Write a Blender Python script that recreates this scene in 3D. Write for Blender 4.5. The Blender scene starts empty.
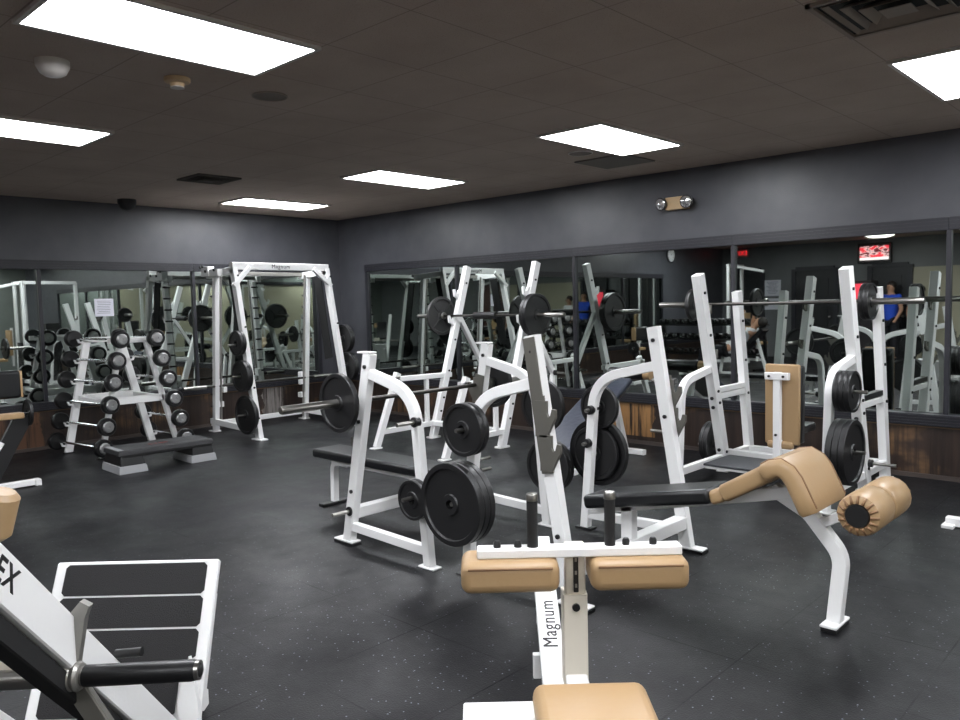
import bpy, bmesh, math, random
from mathutils import Vector, Matrix
random.seed(7)
PI = math.pi
C = bpy.context.scene.collection
V = Vector

# ------------------------------------------------------------------ camera
YAW, PITCH, ROLL, FPX = 0.7556677518660762, 0.07124022761327982, -0.02351788558000237, 784.92
CAM = V((9.552, -7.1416, 1.5032))
cam_data = bpy.data.cameras.new('camera')
cam = bpy.data.objects.new('camera', cam_data); C.objects.link(cam)
fw = V((-math.sin(YAW)*math.cos(PITCH), math.cos(YAW)*math.cos(PITCH), -math.sin(PITCH)))
rt = V((math.cos(YAW), math.sin(YAW), 0)); up = rt.cross(fw)
r2 = rt*math.cos(ROLL)+up*math.sin(ROLL); u2 = -rt*math.sin(ROLL)+up*math.cos(ROLL)
cam.matrix_world = Matrix((( r2.x, u2.x, -fw.x, CAM.x), (r2.y, u2.y, -fw.y, CAM.y), (r2.z, u2.z, -fw.z, CAM.z), (0, 0, 0, 1)))
cam_data.sensor_fit = 'HORIZONTAL'; cam_data.sensor_width = 36; cam_data.lens = FPX/960*36
cam_data.clip_start = .05; cam_data.clip_end = 100
bpy.context.scene.camera = cam

# ------------------------------------------------------------------ world and exposure
w = bpy.data.worlds.new('world'); bpy.context.scene.world = w; w.use_nodes = True
w.node_tree.nodes['Background'].inputs[0].default_value = (.5, .52, .56, 1)
w.node_tree.nodes['Background'].inputs[1].default_value = .05
vs = bpy.context.scene.view_settings
vs.view_transform = 'Standard'; vs.look = 'None'; vs.gamma = 1; vs.use_curve_mapping = False
vs.exposure = 0.0
LIGHT_STRENGTH = 34.0
H = 2.787            # ceiling height
X1, Y0 = 14.0, -12.4 # far ends of the room

# ------------------------------------------------------------------ materials
def lin(c):
    return tuple((x/12.92 if x <= .04045 else ((x+.055)/1.055)**2.4) for x in [v/255 for v in c])+(1,)
def mat(name, col, rough=.5, metal=0, spec=.5, emit=None, bump=None, coat=0):
    m = bpy.data.materials.new(name); m.use_nodes = True
    nt = m.node_tree; b = nt.nodes['Principled BSDF']
    b.inputs['Base Color'].default_value = lin(col) if max(col) > 1 else tuple(col)+(1,)
    b.inputs['Roughness'].default_value = rough; b.inputs['Metallic'].default_value = metal
    b.inputs['Specular IOR Level'].default_value = spec
    b.inputs['Coat Weight'].default_value = coat
    if emit:
        b.inputs['Emission Color'].default_value = lin(emit[0]); b.inputs['Emission Strength'].default_value = emit[1]
    if bump:
        n = nt.nodes.new('ShaderNodeTexNoise'); n.inputs['Scale'].default_value = bump[0]; n.inputs['Detail'].default_value = 4
        tc = nt.nodes.new('ShaderNodeTexCoord'); nt.links.new(tc.outputs['Object'], n.inputs['Vector'])
        bp = nt.nodes.new('ShaderNodeBump'); bp.inputs['Strength'].default_value = bump[1]; bp.inputs['Distance'].default_value = .01
        nt.links.new(n.outputs['Fac'], bp.inputs['Height']); nt.links.new(bp.outputs['Normal'], b.inputs['Normal'])
    return m
class G:
    """small node helper"""
    def __init__(s, m): s.nt = m.node_tree; s.b = s.nt.nodes['Principled BSDF']
    def n(s, t, **kw):
        x = s.nt.nodes.new(t)
        for k, v in kw.items(): setattr(x, k, v)
        return x
    def l(s, a, b): s.nt.links.new(a, b)
    def pos(s):
        g = s.n('ShaderNodeNewGeometry'); return g.outputs['Position']
    def noise(s, vec, scale, detail=4, rough=.5):
        x = s.n('ShaderNodeTexNoise'); x.inputs['Scale'].default_value = scale; x.inputs['Detail'].default_value = detail
        x.inputs['Roughness'].default_value = rough; s.l(vec, x.inputs['Vector']); return x.outputs['Fac']
    def ramp(s, f, stops):
        x = s.n('ShaderNodeValToRGB'); e = x.color_ramp.elements
        while len(e) < len(stops): e.new(.5)
        for i, (p, c) in enumerate(stops): e[i].position = p; e[i].color = c if len(c) == 4 else tuple(c)+(1,)
        s.l(f, x.inputs[0]); return x.outputs[0]
    def math(s, op, a, b=None, c=None):
        x = s.n('ShaderNodeMath', operation=op)
        for i, q in enumerate((a, b, c)):
            if q is None: continue
            if isinstance(q, (int, float)): x.inputs[i].default_value = q
            else: s.l(q, x.inputs[i])
        return x.outputs[0]
    def scale(s, vec, sc):
        x = s.n('ShaderNodeMapping'); x.inputs['Scale'].default_value = sc; s.l(vec, x.inputs[0]); return x.outputs[0]
    def mix(s, f, a, b, mode='MIX'):
        x = s.n('ShaderNodeMix', data_type='RGBA', blend_type=mode)
        for i, q in ((0, f), (6, a), (7, b)):
            if isinstance(q, (int, float)): x.inputs[i].default_value = q
            elif isinstance(q, tuple): x.inputs[i].default_value = q
            else: s.l(q, x.inputs[i])
        return x.outputs[2]
    def seams(s, vec, sx, sy, ox, oy, wd):
        sp = s.n('ShaderNodeSeparateXYZ'); s.l(vec, sp.inputs[0]); o = []
        for k, (c, sz, of) in enumerate(((sp.outputs[0], sx, ox), (sp.outputs[1], sy, oy))):
            f = s.math('FRACT', s.math('DIVIDE', s.math('SUBTRACT', c, of), sz))
            d = s.math('MINIMUM', f, s.math('SUBTRACT', 1.0, f))
            o.append(s.math('LESS_THAN', d, wd/sz))
        return s.math('MAXIMUM', o[0], o[1])

WHITE = mat('white_powder_coat', (226, 226, 225), .34, bump=(60, .06))
CREAM = mat('aged_cream_paint', (214, 207, 192), .36)
PALE = mat('pale_grey_metal', (150, 148, 143), .35, .7)
GUN = mat('grey_hook_plate', (100, 98, 92), .45, .4)
BLACK = mat('black_plastic', (20, 20, 21), .4)
RUBBER = mat('black_rubber_grip', (17, 17, 18), .55, bump=(300, .3))
IRON = mat('black_enamel_iron', (21, 21, 22), .42, .0, bump=(120, .12))
IRON2 = mat('charcoal_hammertone_iron', (50, 50, 50), .4, .2, bump=(200, .2))
HEX = mat('black_urethane', (15, 15, 16), .4)
STEEL = mat('brushed_steel', (150, 148, 143), .28, .95)
CHROME = mat('chrome', (205, 205, 205), .12, 1)
SHAFT = mat('dark_steel_shaft', (70, 68, 65), .35, .9)
BVINYL = mat('black_vinyl', (17, 18, 20), .33, bump=(35, .12))
NVINYL = mat('worn_dark_blue_vinyl', (46, 50, 62), .4, bump=(22, .35))
TAN = mat('tan_vinyl', (160, 132, 96), .42, bump=(28, .10))
TANP = mat('tan_vinyl_piping', (128, 96, 66), .5)
FRAME = mat('charcoal_trim_paint', (36, 36, 42), .42)
FELT = mat('black_band', (14, 14, 15), .8)
GRIP = mat('grey_step_riser', (140, 141, 143), .6)
REDTXT = mat('red_lettering', (120, 40, 38), .5)
PAPER = mat('white_paper', (225, 225, 235), .6)
INK = mat('ink', (70, 70, 80), .6)
BEIGEP = mat('beige_plastic', (196, 168, 130), .45)
OFFW = mat('off_white_plastic', (205, 200, 195), .4)
GLASSY = mat('lamp_reflector', (215, 215, 215), .15, .8)
LENS = mat('light_diffuser', (245, 245, 245), .5, emit=((248, 250, 255), LIGHT_STRENGTH))
MIRROR = mat('mirror_silver', (186, 193, 189), .015, 1)
GREYC = mat('dark_grey_ceiling_paint', (88, 84, 79), .8)
BROWNC = mat('brown_grey_ceiling_metal', (140, 128, 118), .6)

def mk_wall(name, col):
    m = mat(name, col, .38); g = G(m); p = g.pos()
    f = g.noise(p, 3.0, 6)
    g.l(g.mix(.12, lin(col), g.ramp(f, [(.3, (.02, .02, .025)), (.7, (.2, .2, .22))])), g.b.inputs['Base Color'])
    g.l(g.math('MULTIPLY_ADD', g.noise(p, 14, 5), .22, .28), g.b.inputs['Roughness'])
    bp = g.n('ShaderNodeBump'); bp.inputs['Strength'].default_value = .12; bp.inputs['Distance'].default_value = .01
    g.l(g.noise(p, 70, 3), bp.inputs['Height']); g.l(bp.outputs[0], g.b.inputs['Normal'])
    return m
WALL = mk_wall('dark_grey_wall_paint', (71, 72, 77))
WALLB = mk_wall('charcoal_back_wall_paint', (108, 110, 111))
WALLE = mk_wall('grey_green_wall_paint', (120, 126, 120))
BEIGEW = mk_wall('beige_wall_paint', (176, 170, 146))

FLOOR = mat('black_rubber_mat', (40, 41, 44), .4); g = G(FLOOR); p = g.pos()
big = g.noise(p, .9, 5, .6)
base = g.ramp(big, [(.3, lin((11, 11, 13))), (.7, lin((20, 20, 23)))])
vo = g.n('ShaderNodeTexVoronoi'); vo.inputs['Scale'].default_value = 38; g.l(p, vo.inputs['Vector'])
vx = g.n('ShaderNodeSeparateColor'); g.l(vo.outputs['Color'], vx.inputs[0])
fl = g.math('MULTIPLY', g.math('LESS_THAN', vo.outputs['Distance'], .13), g.math('GREATER_THAN', vx.outputs[0], .55))
base = g.mix(fl, base, lin((120, 124, 134)))
fo = g.n('ShaderNodeVectorMath', operation='SUBTRACT'); g.l(p, fo.inputs[0]); fo.inputs[1].default_value = (6.87, -4.76, 0)
fs = g.n('ShaderNodeVectorMath', operation='SCALE'); g.l(fo.outputs[0], fs.inputs[0]); fs.inputs['Scale'].default_value = 1/.635
ff = g.n('ShaderNodeVectorMath', operation='FLOOR'); g.l(fs.outputs[0], ff.inputs[0])
fw2 = g.n('ShaderNodeVectorMath', operation='MULTIPLY'); g.l(ff.outputs[0], fw2.inputs[0]); fw2.inputs[1].default_value = (1, 1, 0)
wn = g.n('ShaderNodeTexWhiteNoise', noise_dimensions='3D'); g.l(fw2.outputs[0], wn.inputs['Vector'])
base = g.mix(g.math('MULTIPLY', wn.outputs['Value'], .30), base, lin((15, 15, 17)))
sm = g.math('MULTIPLY', g.seams(p, .635, .635, 6.87, -4.76, .0035), g.ramp(g.noise(p, 1.7, 3), [(.42, (.08, .08, .08)), (.62, (.55, .55, .55))]))
base = g.mix(sm, base, lin((2, 2, 2)))
g.l(g.math('MULTIPLY_ADD', sm, -.24, .27), g.b.inputs['Specular IOR Level'])
g.l(base, g.b.inputs['Base Color'])
g.l(g.math('MULTIPLY_ADD', g.noise(g.scale(p, (1, 1, 1)), 1.3, 6, .7), .55, .17), g.b.inputs['Roughness'])
bp = g.n('ShaderNodeBump'); bp.inputs['Strength'].default_value = .22; bp.inputs['Distance'].default_value = .006
g.l(g.noise(p, 130, 3), bp.inputs['Height']); g.l(bp.outputs[0], g.b.inputs['Normal'])

CEIL = mat('brown_ceiling_tile', (112, 102, 96), .85); g = G(CEIL); p = g.pos()
base = g.ramp(g.noise(p, 2.0, 4), [(.3, lin((170, 154, 142))), (.7, lin((182, 167, 155)))])
base = g.mix(g.math('MULTIPLY', g.ramp(g.noise(p, 160, 2), [(.6, (0, 0, 0)), (.68, (1, 1, 1))]), .35), base, lin((60, 52, 46)))
base = g.mix(g.math('MULTIPLY', g.seams(p, .6134, .601, 1.115+.3067, -1.755-.601, .003), .5), base, lin((72, 64, 58)))
g.l(base, g.b.inputs['Base Color'])

def mk_wood(name, a, b_, c):
    m = mat(name, a, .4); g = G(m); p = g.pos()
    st = g.noise(g.scale(p, (22, 22, .9)), 1.0, 6, .7)
    wr = g.noise(g.scale(p, (1.1, 1.1, 2.2)), 1.0, 4, .6)
    col = g.ramp(st, [(.35, lin(a)), (.62, lin(b_))])
    wear = g.math('MULTIPLY', g.ramp(wr, [(.56, (0, 0, 0)), (.74, (1, 1, 1))]), g.ramp(st, [(.42, (0, 0, 0)), (.6, (1, 1, 1))]))
    sp = g.n('ShaderNodeSeparateXYZ'); g.l(p, sp.inputs[0])
    px_ = g.math('ADD', sp.outputs[0], g.math('MULTIPLY', g.noise(p, 6, 3), .25)); py_ = g.math('ADD', sp.outputs[1], g.math('MULTIPLY', g.noise(p, 6, 3), .3))
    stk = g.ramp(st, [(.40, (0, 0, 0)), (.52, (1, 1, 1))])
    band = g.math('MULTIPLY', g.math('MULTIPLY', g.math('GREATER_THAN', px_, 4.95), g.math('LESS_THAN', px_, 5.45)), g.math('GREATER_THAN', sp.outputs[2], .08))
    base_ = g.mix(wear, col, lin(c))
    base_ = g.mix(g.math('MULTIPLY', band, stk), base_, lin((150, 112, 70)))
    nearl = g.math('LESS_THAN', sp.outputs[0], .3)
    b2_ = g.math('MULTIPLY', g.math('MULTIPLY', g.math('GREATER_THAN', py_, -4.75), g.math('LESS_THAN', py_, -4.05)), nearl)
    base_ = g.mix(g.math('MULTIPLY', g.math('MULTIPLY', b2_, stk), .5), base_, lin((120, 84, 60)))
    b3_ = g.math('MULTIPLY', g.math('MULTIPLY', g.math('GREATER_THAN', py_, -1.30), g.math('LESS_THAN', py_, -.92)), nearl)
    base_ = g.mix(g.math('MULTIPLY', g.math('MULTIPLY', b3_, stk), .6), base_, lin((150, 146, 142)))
    g.l(base_, g.b.inputs['Base Color'])
    bp = g.n('ShaderNodeBump'); bp.inputs['Strength'].default_value = .6; bp.inputs['Distance'].default_value = .01
    g.l(st, bp.inputs['Height']); g.l(bp.outputs[0], g.b.inputs['Normal'])
    return m
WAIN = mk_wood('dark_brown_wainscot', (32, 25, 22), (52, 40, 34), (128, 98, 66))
DOORW = mat('dark_door_paint', (30, 30, 33), .4)
DOORB = mat('brown_door', (86, 52, 42), .5)

# ------------------------------------------------------------------ mesh builder
def basis_from(d, side=None):
    d = d.normalized()
    if side is None:
        side = V((0, 0, 1)).cross(d)
        if side.length < .05: side = V((1, 0, 0))
    side = (side-d*side.dot(d)).normalized()
    return d, side, d.cross(side)
class MB:
    def __init__(s): s.bm = bmesh.new()
    def ring(s, rings, closed=False, cap=True, smooth=False):
        bm = s.bm; vr = [[bm.verts.new(p) for p in r] for r in rings]
        n = len(vr[0]); m = len(vr)
        for i in range(m if closed else m-1):
            a, b = vr[i], vr[(i+1) % m]
            for k in range(n):
                f = bm.faces.new((a[k], a[(k+1) % n], b[(k+1) % n], b[k])); f.smooth = smooth
        if cap and not closed:
            bm.faces.new(list(reversed(vr[0]))); bm.faces.new(vr[-1])
        return s
    def sec(s, w, h, ch=.004):
        w, h = w/2, h/2; c = min(ch, w*.5, h*.5)
        return [(w, -h+c), (w, h-c), (w-c, h), (-w+c, h), (-w, h-c), (-w, -h+c), (-w+c, -h), (w-c, -h)]
    def beam(s, p, q, w, h, side=None, ch=.004):
        return s.sweep([p, q], w, h, side, ch)
    def sweep(s, pts, w, h, side=None, ch=.004):
        pts = [V(p) for p in pts]; side = V(side) if side is not None else None
        rings = []; sc = s.sec(w, h, ch)
        for i, p in enumerate(pts):
            a = (pts[i]-pts[i-1]).normalized() if i else None
            b = (pts[i+1]-pts[i]).normalized() if i < len(pts)-1 else None
            d = (a+b).normalized() if a and b else (a or b)
            k = 1/max(.35, d.dot(a)) if a and b else 1
            d, sd, nn = basis_from(d, side)
            rings.append([p+sd*x+nn*(y*k) for x, y in sc])
        return s.ring(rings)
    def tube(s, pts, r, seg=14, cap=True):
        pts = [V(p) for p in pts]; rings = []; side = None
        for i, p in enumerate(pts):
            a = (pts[i]-pts[i-1]).normalized() if i else None
            b = (pts[i+1]-pts[i]).normalized() if i < len(pts)-1 else None
            d = (a+b).normalized() if a and b else (a or b)
            d, side, nn = basis_from(d, side)
            rr = r[i] if isinstance(r, (list, tuple)) else r
            rings.append([p+side*(rr*math.cos(2*PI*k/seg))+nn*(rr*math.sin(2*PI*k/seg)) for k in range(seg)])
        return s.ring(rings, smooth=True)
    def lathe(s, prof, o=(0, 0, 0), axis=(0, 0, 1), seg=32, smooth=True, closed=False):
        o = V(o); d, sd, nn = basis_from(V(axis), V((1, 0, 0)) if abs(V(axis).normalized().x) < .9 else V((0, 1, 0)))
        rings = [[o+d*z+sd*(max(r, 1e-4)*math.cos(2*PI*k/seg))+nn*(max(r, 1e-4)*math.sin(2*PI*k/seg)) for k in range(seg)] for r, z in prof]
        return s.ring(rings, closed=closed, smooth=smooth)
    def box(s, c, size, rot=None, bev=0, seg=2, taper=None):
        m = Matrix.Translation(V(c))
        if rot is not None: m = m @ (rot.to_4x4() if isinstance(rot, Matrix) else Matrix.Rotation(rot, 4, 'Z'))
        r = bmesh.ops.create_cube(s.bm, size=1, matrix=Matrix.Identity(4)); vs_ = r['verts']
        for v in vs_:
            v.co = V((v.co.x*size[0], v.co.y*size[1], v.co.z*size[2]))
            if taper and v.co.z > 0: v.co.x *= taper[0]; v.co.y *= taper[1]
        if bev:
            es = list({e for v in vs_ for e in v.link_edges})
            r = bmesh.ops.bevel(s.bm, geom=es, offset=bev, segments=seg, affect='EDGES', profile=.5)
            vs_ = list({v for f in r['faces'] for v in f.verts} | {v for v in vs_ if v.is_valid})
            if seg > 1:
                for f in r['faces']: f.smooth = True
        for v in vs_: v.co = m @ v.co
        return s
    def prism(s, poly, o, ux, uy, th):
        o, ux, uy = V(o), V(ux).normalized(), V(uy).normalized(); n = ux.cross(uy).normalized()
        return s.ring([[o+ux*x+uy*y+n*(k*th/2) for x, y in poly] for k in (-1, 1)])
    def sphere(s, c, r, sc=(1, 1, 1), seg=16):
        m = Matrix.Translation(V(c)) @ Matrix.Diagonal((r*sc[0], r*sc[1], r*sc[2], 1))
        q = bmesh.ops.create_uvsphere(s.bm, u_segments=seg, v_segments=seg//2+2, radius=1, matrix=m)
        for v in q['verts']:
            for f in v.link_faces: f.smooth = True
        return s
    def build(s, name, m, parent=None, world=False):
        if world and parent is not None:
            root = parent
            while root.parent: root = root.parent
            inv = root.matrix_basis.inverted()
            bmesh.ops.transform(s.bm, matrix=inv, verts=s.bm.verts)
        bmesh.ops.recalc_face_normals(s.bm, faces=s.bm.faces)
        for e in s.bm.edges:
            if len(e.link_faces) == 2 and e.calc_face_angle(0) > .62: e.smooth = False
        me = bpy.data.meshes.new(name); s.bm.to_mesh(me); s.bm.free(); me.materials.append(m)
        o = bpy.data.objects.new(name, me); C.objects.link(o)
        if parent is not None: o.parent = parent
        return o
def arc(pts, rads, n=6):
    """round the inner corners of a polyline"""
    pts = [V(p) for p in pts]; out = [pts[0]]
    for i in range(1, len(pts)-1):
        r = rads[i-1] if isinstance(rads, (list, tuple)) else rads
        a, b, c = pts[i-1], pts[i], pts[i+1]
        p, q = b+(a-b).normalized()*r, b+(c-b).normalized()*r
        for k in range(n+1):
            t = k/n; out.append(p*(1-t)**2+b*2*t*(1-t)+q*t*t)
    return out+[pts[-1]]
def tag(o, label, cat, group=None, kind=None):
    if label: o['label'] = label
    if cat: o['category'] = cat
    if group: o['group'] = group
    if kind: o['kind'] = kind
    return o
def thing(name, label, cat, loc=(0, 0, 0), rz=0, group=None):
    o = bpy.data.objects.new(name, None); C.objects.link(o); o.empty_display_size = .1
    o.matrix_basis = Matrix.Translation(V(loc)) @ Matrix.Rotation(rz, 4, 'Z')
    return tag(o, label, cat, group)
def single(name, mb, m, label, cat, loc=(0, 0, 0), rz=0, group=None):
    o = mb.build(name, m); o.location = loc; o.rotation_euler = (0, 0, rz); return tag(o, label, cat, group)
def struct(name, mb, m):
    o = mb.build(name, m); o['kind'] = 'structure'; return o
def copy_thing(o, loc=None, rz=None, label=None, group=None):
    c = o.copy(); C.objects.link(c)
    for ch in o.children:
        d = ch.copy(); C.objects.link(d); d.parent = c
        for gch in ch.children:
            e = gch.copy(); C.objects.link(e); e.parent = d
    if loc is not None:
        c.matrix_basis = Matrix.Translation(V(loc)) @ Matrix.Rotation(rz or 0, 4, 'Z')
    if label: c['label'] = label
    if group: c['group'] = group
    return c
def text_part(name, body, size, mtx, m, parent, depth=.0015, align='CENTER', bold=0.0):
    cu = bpy.data.curves.new(name, 'FONT'); cu.body = body; cu.size = size; cu.extrude = depth
    cu.offset = bold; cu.space_character = 1.12
    cu.align_x = align; cu.align_y = 'CENTER'
    t = bpy.data.objects.new(name+'_curve', cu); C.objects.link(t)
    dg = bpy.context.evaluated_depsgraph_get()
    me = bpy.data.meshes.new_from_object(t.evaluated_get(dg)); me.name = name
    bpy.data.objects.remove(t)
    me.transform(mtx); me.materials.clear(); me.materials.append(m)
    o = bpy.data.objects.new(name, me); C.objects.link(o)
    if parent is not None: o.parent = parent
    return o
def frame_m(o, ux, uy):
    ux, uy = V(ux).normalized(), V(uy).normalized(); uz = ux.cross(uy)
    return Matrix(((ux.x, uy.x, uz.x, o[0]), (ux.y, uy.y, uz.y, o[1]), (ux.z, uy.z, uz.z, o[2]), (0, 0, 0, 1)))

# ------------------------------------------------------------------ room shell
t = .12
struct('floor', MB().box((X1/2, Y0/2, -t/2), (X1+2*t, -Y0+2*t, t)), FLOOR)
struct('ceiling', MB().box((X1/2, Y0/2, H+t/2), (X1+2*t, -Y0+2*t, t)), CEIL)
struct('wall_left', MB().box((-t/2, Y0/2, H/2), (t, -Y0, H)), WALL)
struct('wall_right', MB().box((X1/2, t/2, H/2), (X1+2*t, t, H)), WALL)
struct('wall_back', MB().box((X1/2, Y0-t/2, H/2), (X1+2*t, t, H)), WALLB)
struct('wall_far', MB().box((X1+t/2, Y0/2, H/2), (t, -Y0, H)), WALLE)
RX0, RX1 = .64, 11.6; LY0, LY1 = -9.3, -.40
# wainscot, ledge, baseboard
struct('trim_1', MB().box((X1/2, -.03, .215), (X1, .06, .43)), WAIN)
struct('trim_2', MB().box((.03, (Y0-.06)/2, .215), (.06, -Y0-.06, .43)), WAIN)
m = MB()
m.box((X1/2, -.045, .480), (X1, .09, .095), bev=.004, seg=1)
for k in range(4): m.box((X1/2, -.092, .445+k*.023), (X1, .006, .010))
struct('trim_3', m, FRAME)
m = MB(); m.box((.045, (Y0-.09)/2, .480), (.09, -Y0-.09, .095), bev=.004, seg=1)
for k in range(4): m.box((.092, (Y0-.1)/2, .445+k*.023), (.006, -Y0-.1, .010))
struct('trim_4', m, FRAME)
EDGE = mat('worn_wood_edge', (110, 88, 62), .5)
struct('trim_5', MB().box((X1/2, -.062, .426), (X1, .012, .014)), EDGE)
struct('trim_6', MB().box((.062, (Y0-.07)/2, .426), (.012, -Y0-.07, .014)), EDGE)
BB = mat('dusty_baseboard', (66, 58, 54), .5)
struct('baseboard_right', MB().box((X1/2, -.068, .018), (X1, .016, .036)), BB)
struct('baseboard_left', MB().box((.068, (Y0-.08)/2, .018), (.016, -Y0-.08, .036)), BB)

# mirrors: one thing per panel, glass + frame
ords = ['first', 'second', 'third', 'fourth', 'fifth', 'sixth']
def mirror(axis, a, b, label, ends, grp):
    z0, z1, ft, fs = .53, 2.0, .10, .018
    if axis == 'x': P = lambda s_, d, z: V((s_, -d, z)); sz = lambda l, d, h: (l, d, h)
    else: P = lambda s_, d, z: V((d, s_, z)); sz = lambda l, d, h: (d, l, h)
    r = thing('wall_mirror', label, 'mirror', P((a+b)/2, 0, z0), 0, grp)
    MB().box(P((a+b)/2, .008, (z0+z1)/2), sz(b-a, .008, z1-z0)).build('mirror_glass', MIRROR, r, True)
    f = MB()
    f.box(P((a+b)/2, .025, z1+ft/2), sz(b-a, .05, ft), bev=.004, seg=1)
    for k in range(3): f.box(P((a+b)/2, .052, z1+.022+k*.028), sz(b-a, .005, .008))
    e0, e1 = ends
    f.box(P(a+e0/2, .02, (z0+z1)/2), sz(e0, .04, z1-z0)); f.box(P(b-e1/2, .02, (z0+z1)/2), sz(e1, .04, z1-z0))
    f.build('mirror_frame', FRAME, r, True)
xs = [RX0, 2.47, 4.32, 6.18, 7.98, 9.8, RX1]
names = ['panel nearest the room corner behind the squat rack', 'panel behind the loaded squat barbell', 'panel behind the sit-up board',
         'panel behind the seated press station', 'panel at the right edge of the photo', 'panel beyond the right edge of the photo']
for i in range(6):
    mirror('x', xs[i], xs[i+1], 'mirror on the right-hand wall, '+names[i], (.05 if i == 0 else .018, .018), 'mirror panels on the right wall')
ys = [LY1, -2.32, -4.12, -5.9, -7.6, LY0]
names = ['panel behind the smith machine', 'panel behind the fixed barbell rack', 'panel at the left edge of the photo', 'panel beyond the left edge of the photo', 'panel farthest from the room corner']
for i in range(5):
    mirror('y', ys[i+1], ys[i], 'mirror on the left-hand wall, '+names[i], (.018, .05 if i == 0 else .018), 'mirror panels on the left wall')

# doors and openings on the walls seen only in the mirrors
def door(n, x0, x1, z1, m):
    d = MB(); d.box(((x0+x1)/2, Y0+.03, z1/2), (x1-x0, .05, z1), bev=.004, seg=1)
    for k in range(3): d.box(((x0+x1)/2, Y0+.06, .35+k*z1/3.2), (x1-x0-.25, .02, z1/3.2-.14), bev=.006, seg=1)
    o = struct('door_%d' % n, d, m)
    f = MB()
    f.box((x0-.05, Y0+.045, z1/2), (.1, .09, z1+.1)); f.box((x1+.05, Y0+.045, z1/2), (.1, .09, z1+.1)); f.box(((x0+x1)/2, Y0+.045, z1+.05), (x1-x0, .09, .1))
    f.build('door_frame', FRAME, o)
    h = MB(); h.sphere((x1-.08, Y0+.1, 1.0), .03); h.tube([(x1-.08, Y0+.05, 1), (x1-.08, Y0+.1, 1)], .012); h.build('door_handle', STEEL, o)
door(1, -.0+.3, 1.05, 2.15, DOORW); door(2, 1.95, 2.85, 2.12, DOORW); door(3, 2.95+.75, 4.45, 2.12, DOORW); door(4, 7.7, 8.6, 2.1, DOORB)
struct('trim_7', MB().box((6.0, Y0+.02, 1.05), (3.0, .04, 2.1)), BEIGEW)
struct('trim_8', MB().box((X1-.02, -6.5, 1.15), (.04, 8.0, 2.3)), BEIGEW)
struct('trim_9', MB().box((X1-.05, -6.5, 2.36), (.1, 9.0, .1)), FRAME)

# ------------------------------------------------------------------ ceiling fixtures
def ceiling_light(x, y, label, grp):
    r = thing('ceiling_light', label, 'ceiling light', (x, y, H-.012), 0, grp)
    hw, hl = .280, .572
    f = MB()
    for s_ in (-1, 1):
        f.box((s_*(hw+.012), 0, .002), (.024, 2*hl+.048, .018)); f.box((0, s_*(hl+.012), .002), (2*hw, .024, .018))
    f.build('fixture_frame', OFFW, r)
    MB().box((0, 0, .004), (2*hw, 2*hl, .012)).build('light_diffuser', LENS, r)
lab = {(0, 0): 'ceiling light panel nearest the room corner, above the smith machine', (1, 0): 'second ceiling light panel from the corner in the row along the mirror wall',
       (2, 0): 'third ceiling light panel from the corner, beside the dark ceiling square', (3, 0): 'ceiling light panel cut off at the right edge, near the large air vent',
       (1, 1): 'ceiling light panel cut off at the left edge of the photo', (2, 1): 'largest ceiling light panel, at the top left near the white domed detector'}
far = ['over the left wall', 'left of the entrance', 'in the middle', 'right of the middle', 'near the far wall', 'against the far wall']
for i, x in enumerate((1.115, 3.50, 5.985, 8.475, 10.93, 13.38)):
    for j, y in enumerate((-1.755, -5.36, -8.97)):
        if (i, j) == (0, 1): continue
        l = lab.get((i, j), 'lit ceiling panel outside the photo, %s, %s row' % (far[i], ['first', 'middle', 'rear'][j]))
        ceiling_light(x, y, l, 'recessed ceiling light panels')
def diffuser(x, y, label, m):
    r = thing('ceiling_vent', label, 'air vent', (x, y, H), 0, 'square ceiling air vents')
    f = MB(); s_ = .3
    for a, b in ((0, 1), (1, 0)):
        for k in (-1, 1): f.box((k*(s_-.012)*b, k*(s_-.012)*a, -.008), (.024 if b else .6, .024 if a else .6, .016))
    f.build('vent_frame', m, r)
    lv = MB()
    for k, q in enumerate((.25, .19, .13)):
        z = -.012-.006*k; ww = .045
        pts = [(-q, -q), (q, -q), (q, q), (-q, q)]; pin = [(a*(q-ww)/q, b*(q-ww)/q) for a, b in pts]
        bm = lv.bm; o_ = [bm.verts.new((a, b, z-.004)) for a, b in pts]; i_ = [bm.verts.new((a, b, z+.028)) for a, b in pin]
        o2 = [bm.verts.new((a, b, z-.001)) for a, b in pts]; i2 = [bm.verts.new((a, b, z+.031)) for a, b in pin]
        for e in range(4):
            n_ = (e+1) % 4
            bm.faces.new((o_[e], o_[n_], i_[n_], i_[e])); bm.faces.new((o2[e], i2[e], i2[n_], o2[n_])); bm.faces.new((o_[e], o2[e], o2[n_], o_[n_]))
    lv.box((0, 0, -.030), (.13, .13, .004)); lv.build('vent_louver', m, r)
    MB().box((0, 0, -.001), (.56, .56, .002)).build('vent_backing', FELT, r)
    return r
diffuser(8.475, -3.235, 'large square louvered air vent at the top right of the ceiling', BROWNC)
_v = diffuser(2.33, -3.27, 'small dark louvered air vent above the fixed barbell rack', GREYC)
for ch in _v.children: ch.data.transform(Matrix.Diagonal((.74, .74, 1, 1)))
single('ceiling_panel', MB().box((0, 0, 0), (.53, .53, .012), bev=.003, seg=1), mat('charcoal_ceiling_square', (112, 106, 100), .8), 'flat dark grey square panel in the ceiling beside the third light', 'ceiling panel', (5.46, -.93, H-.008))
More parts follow.
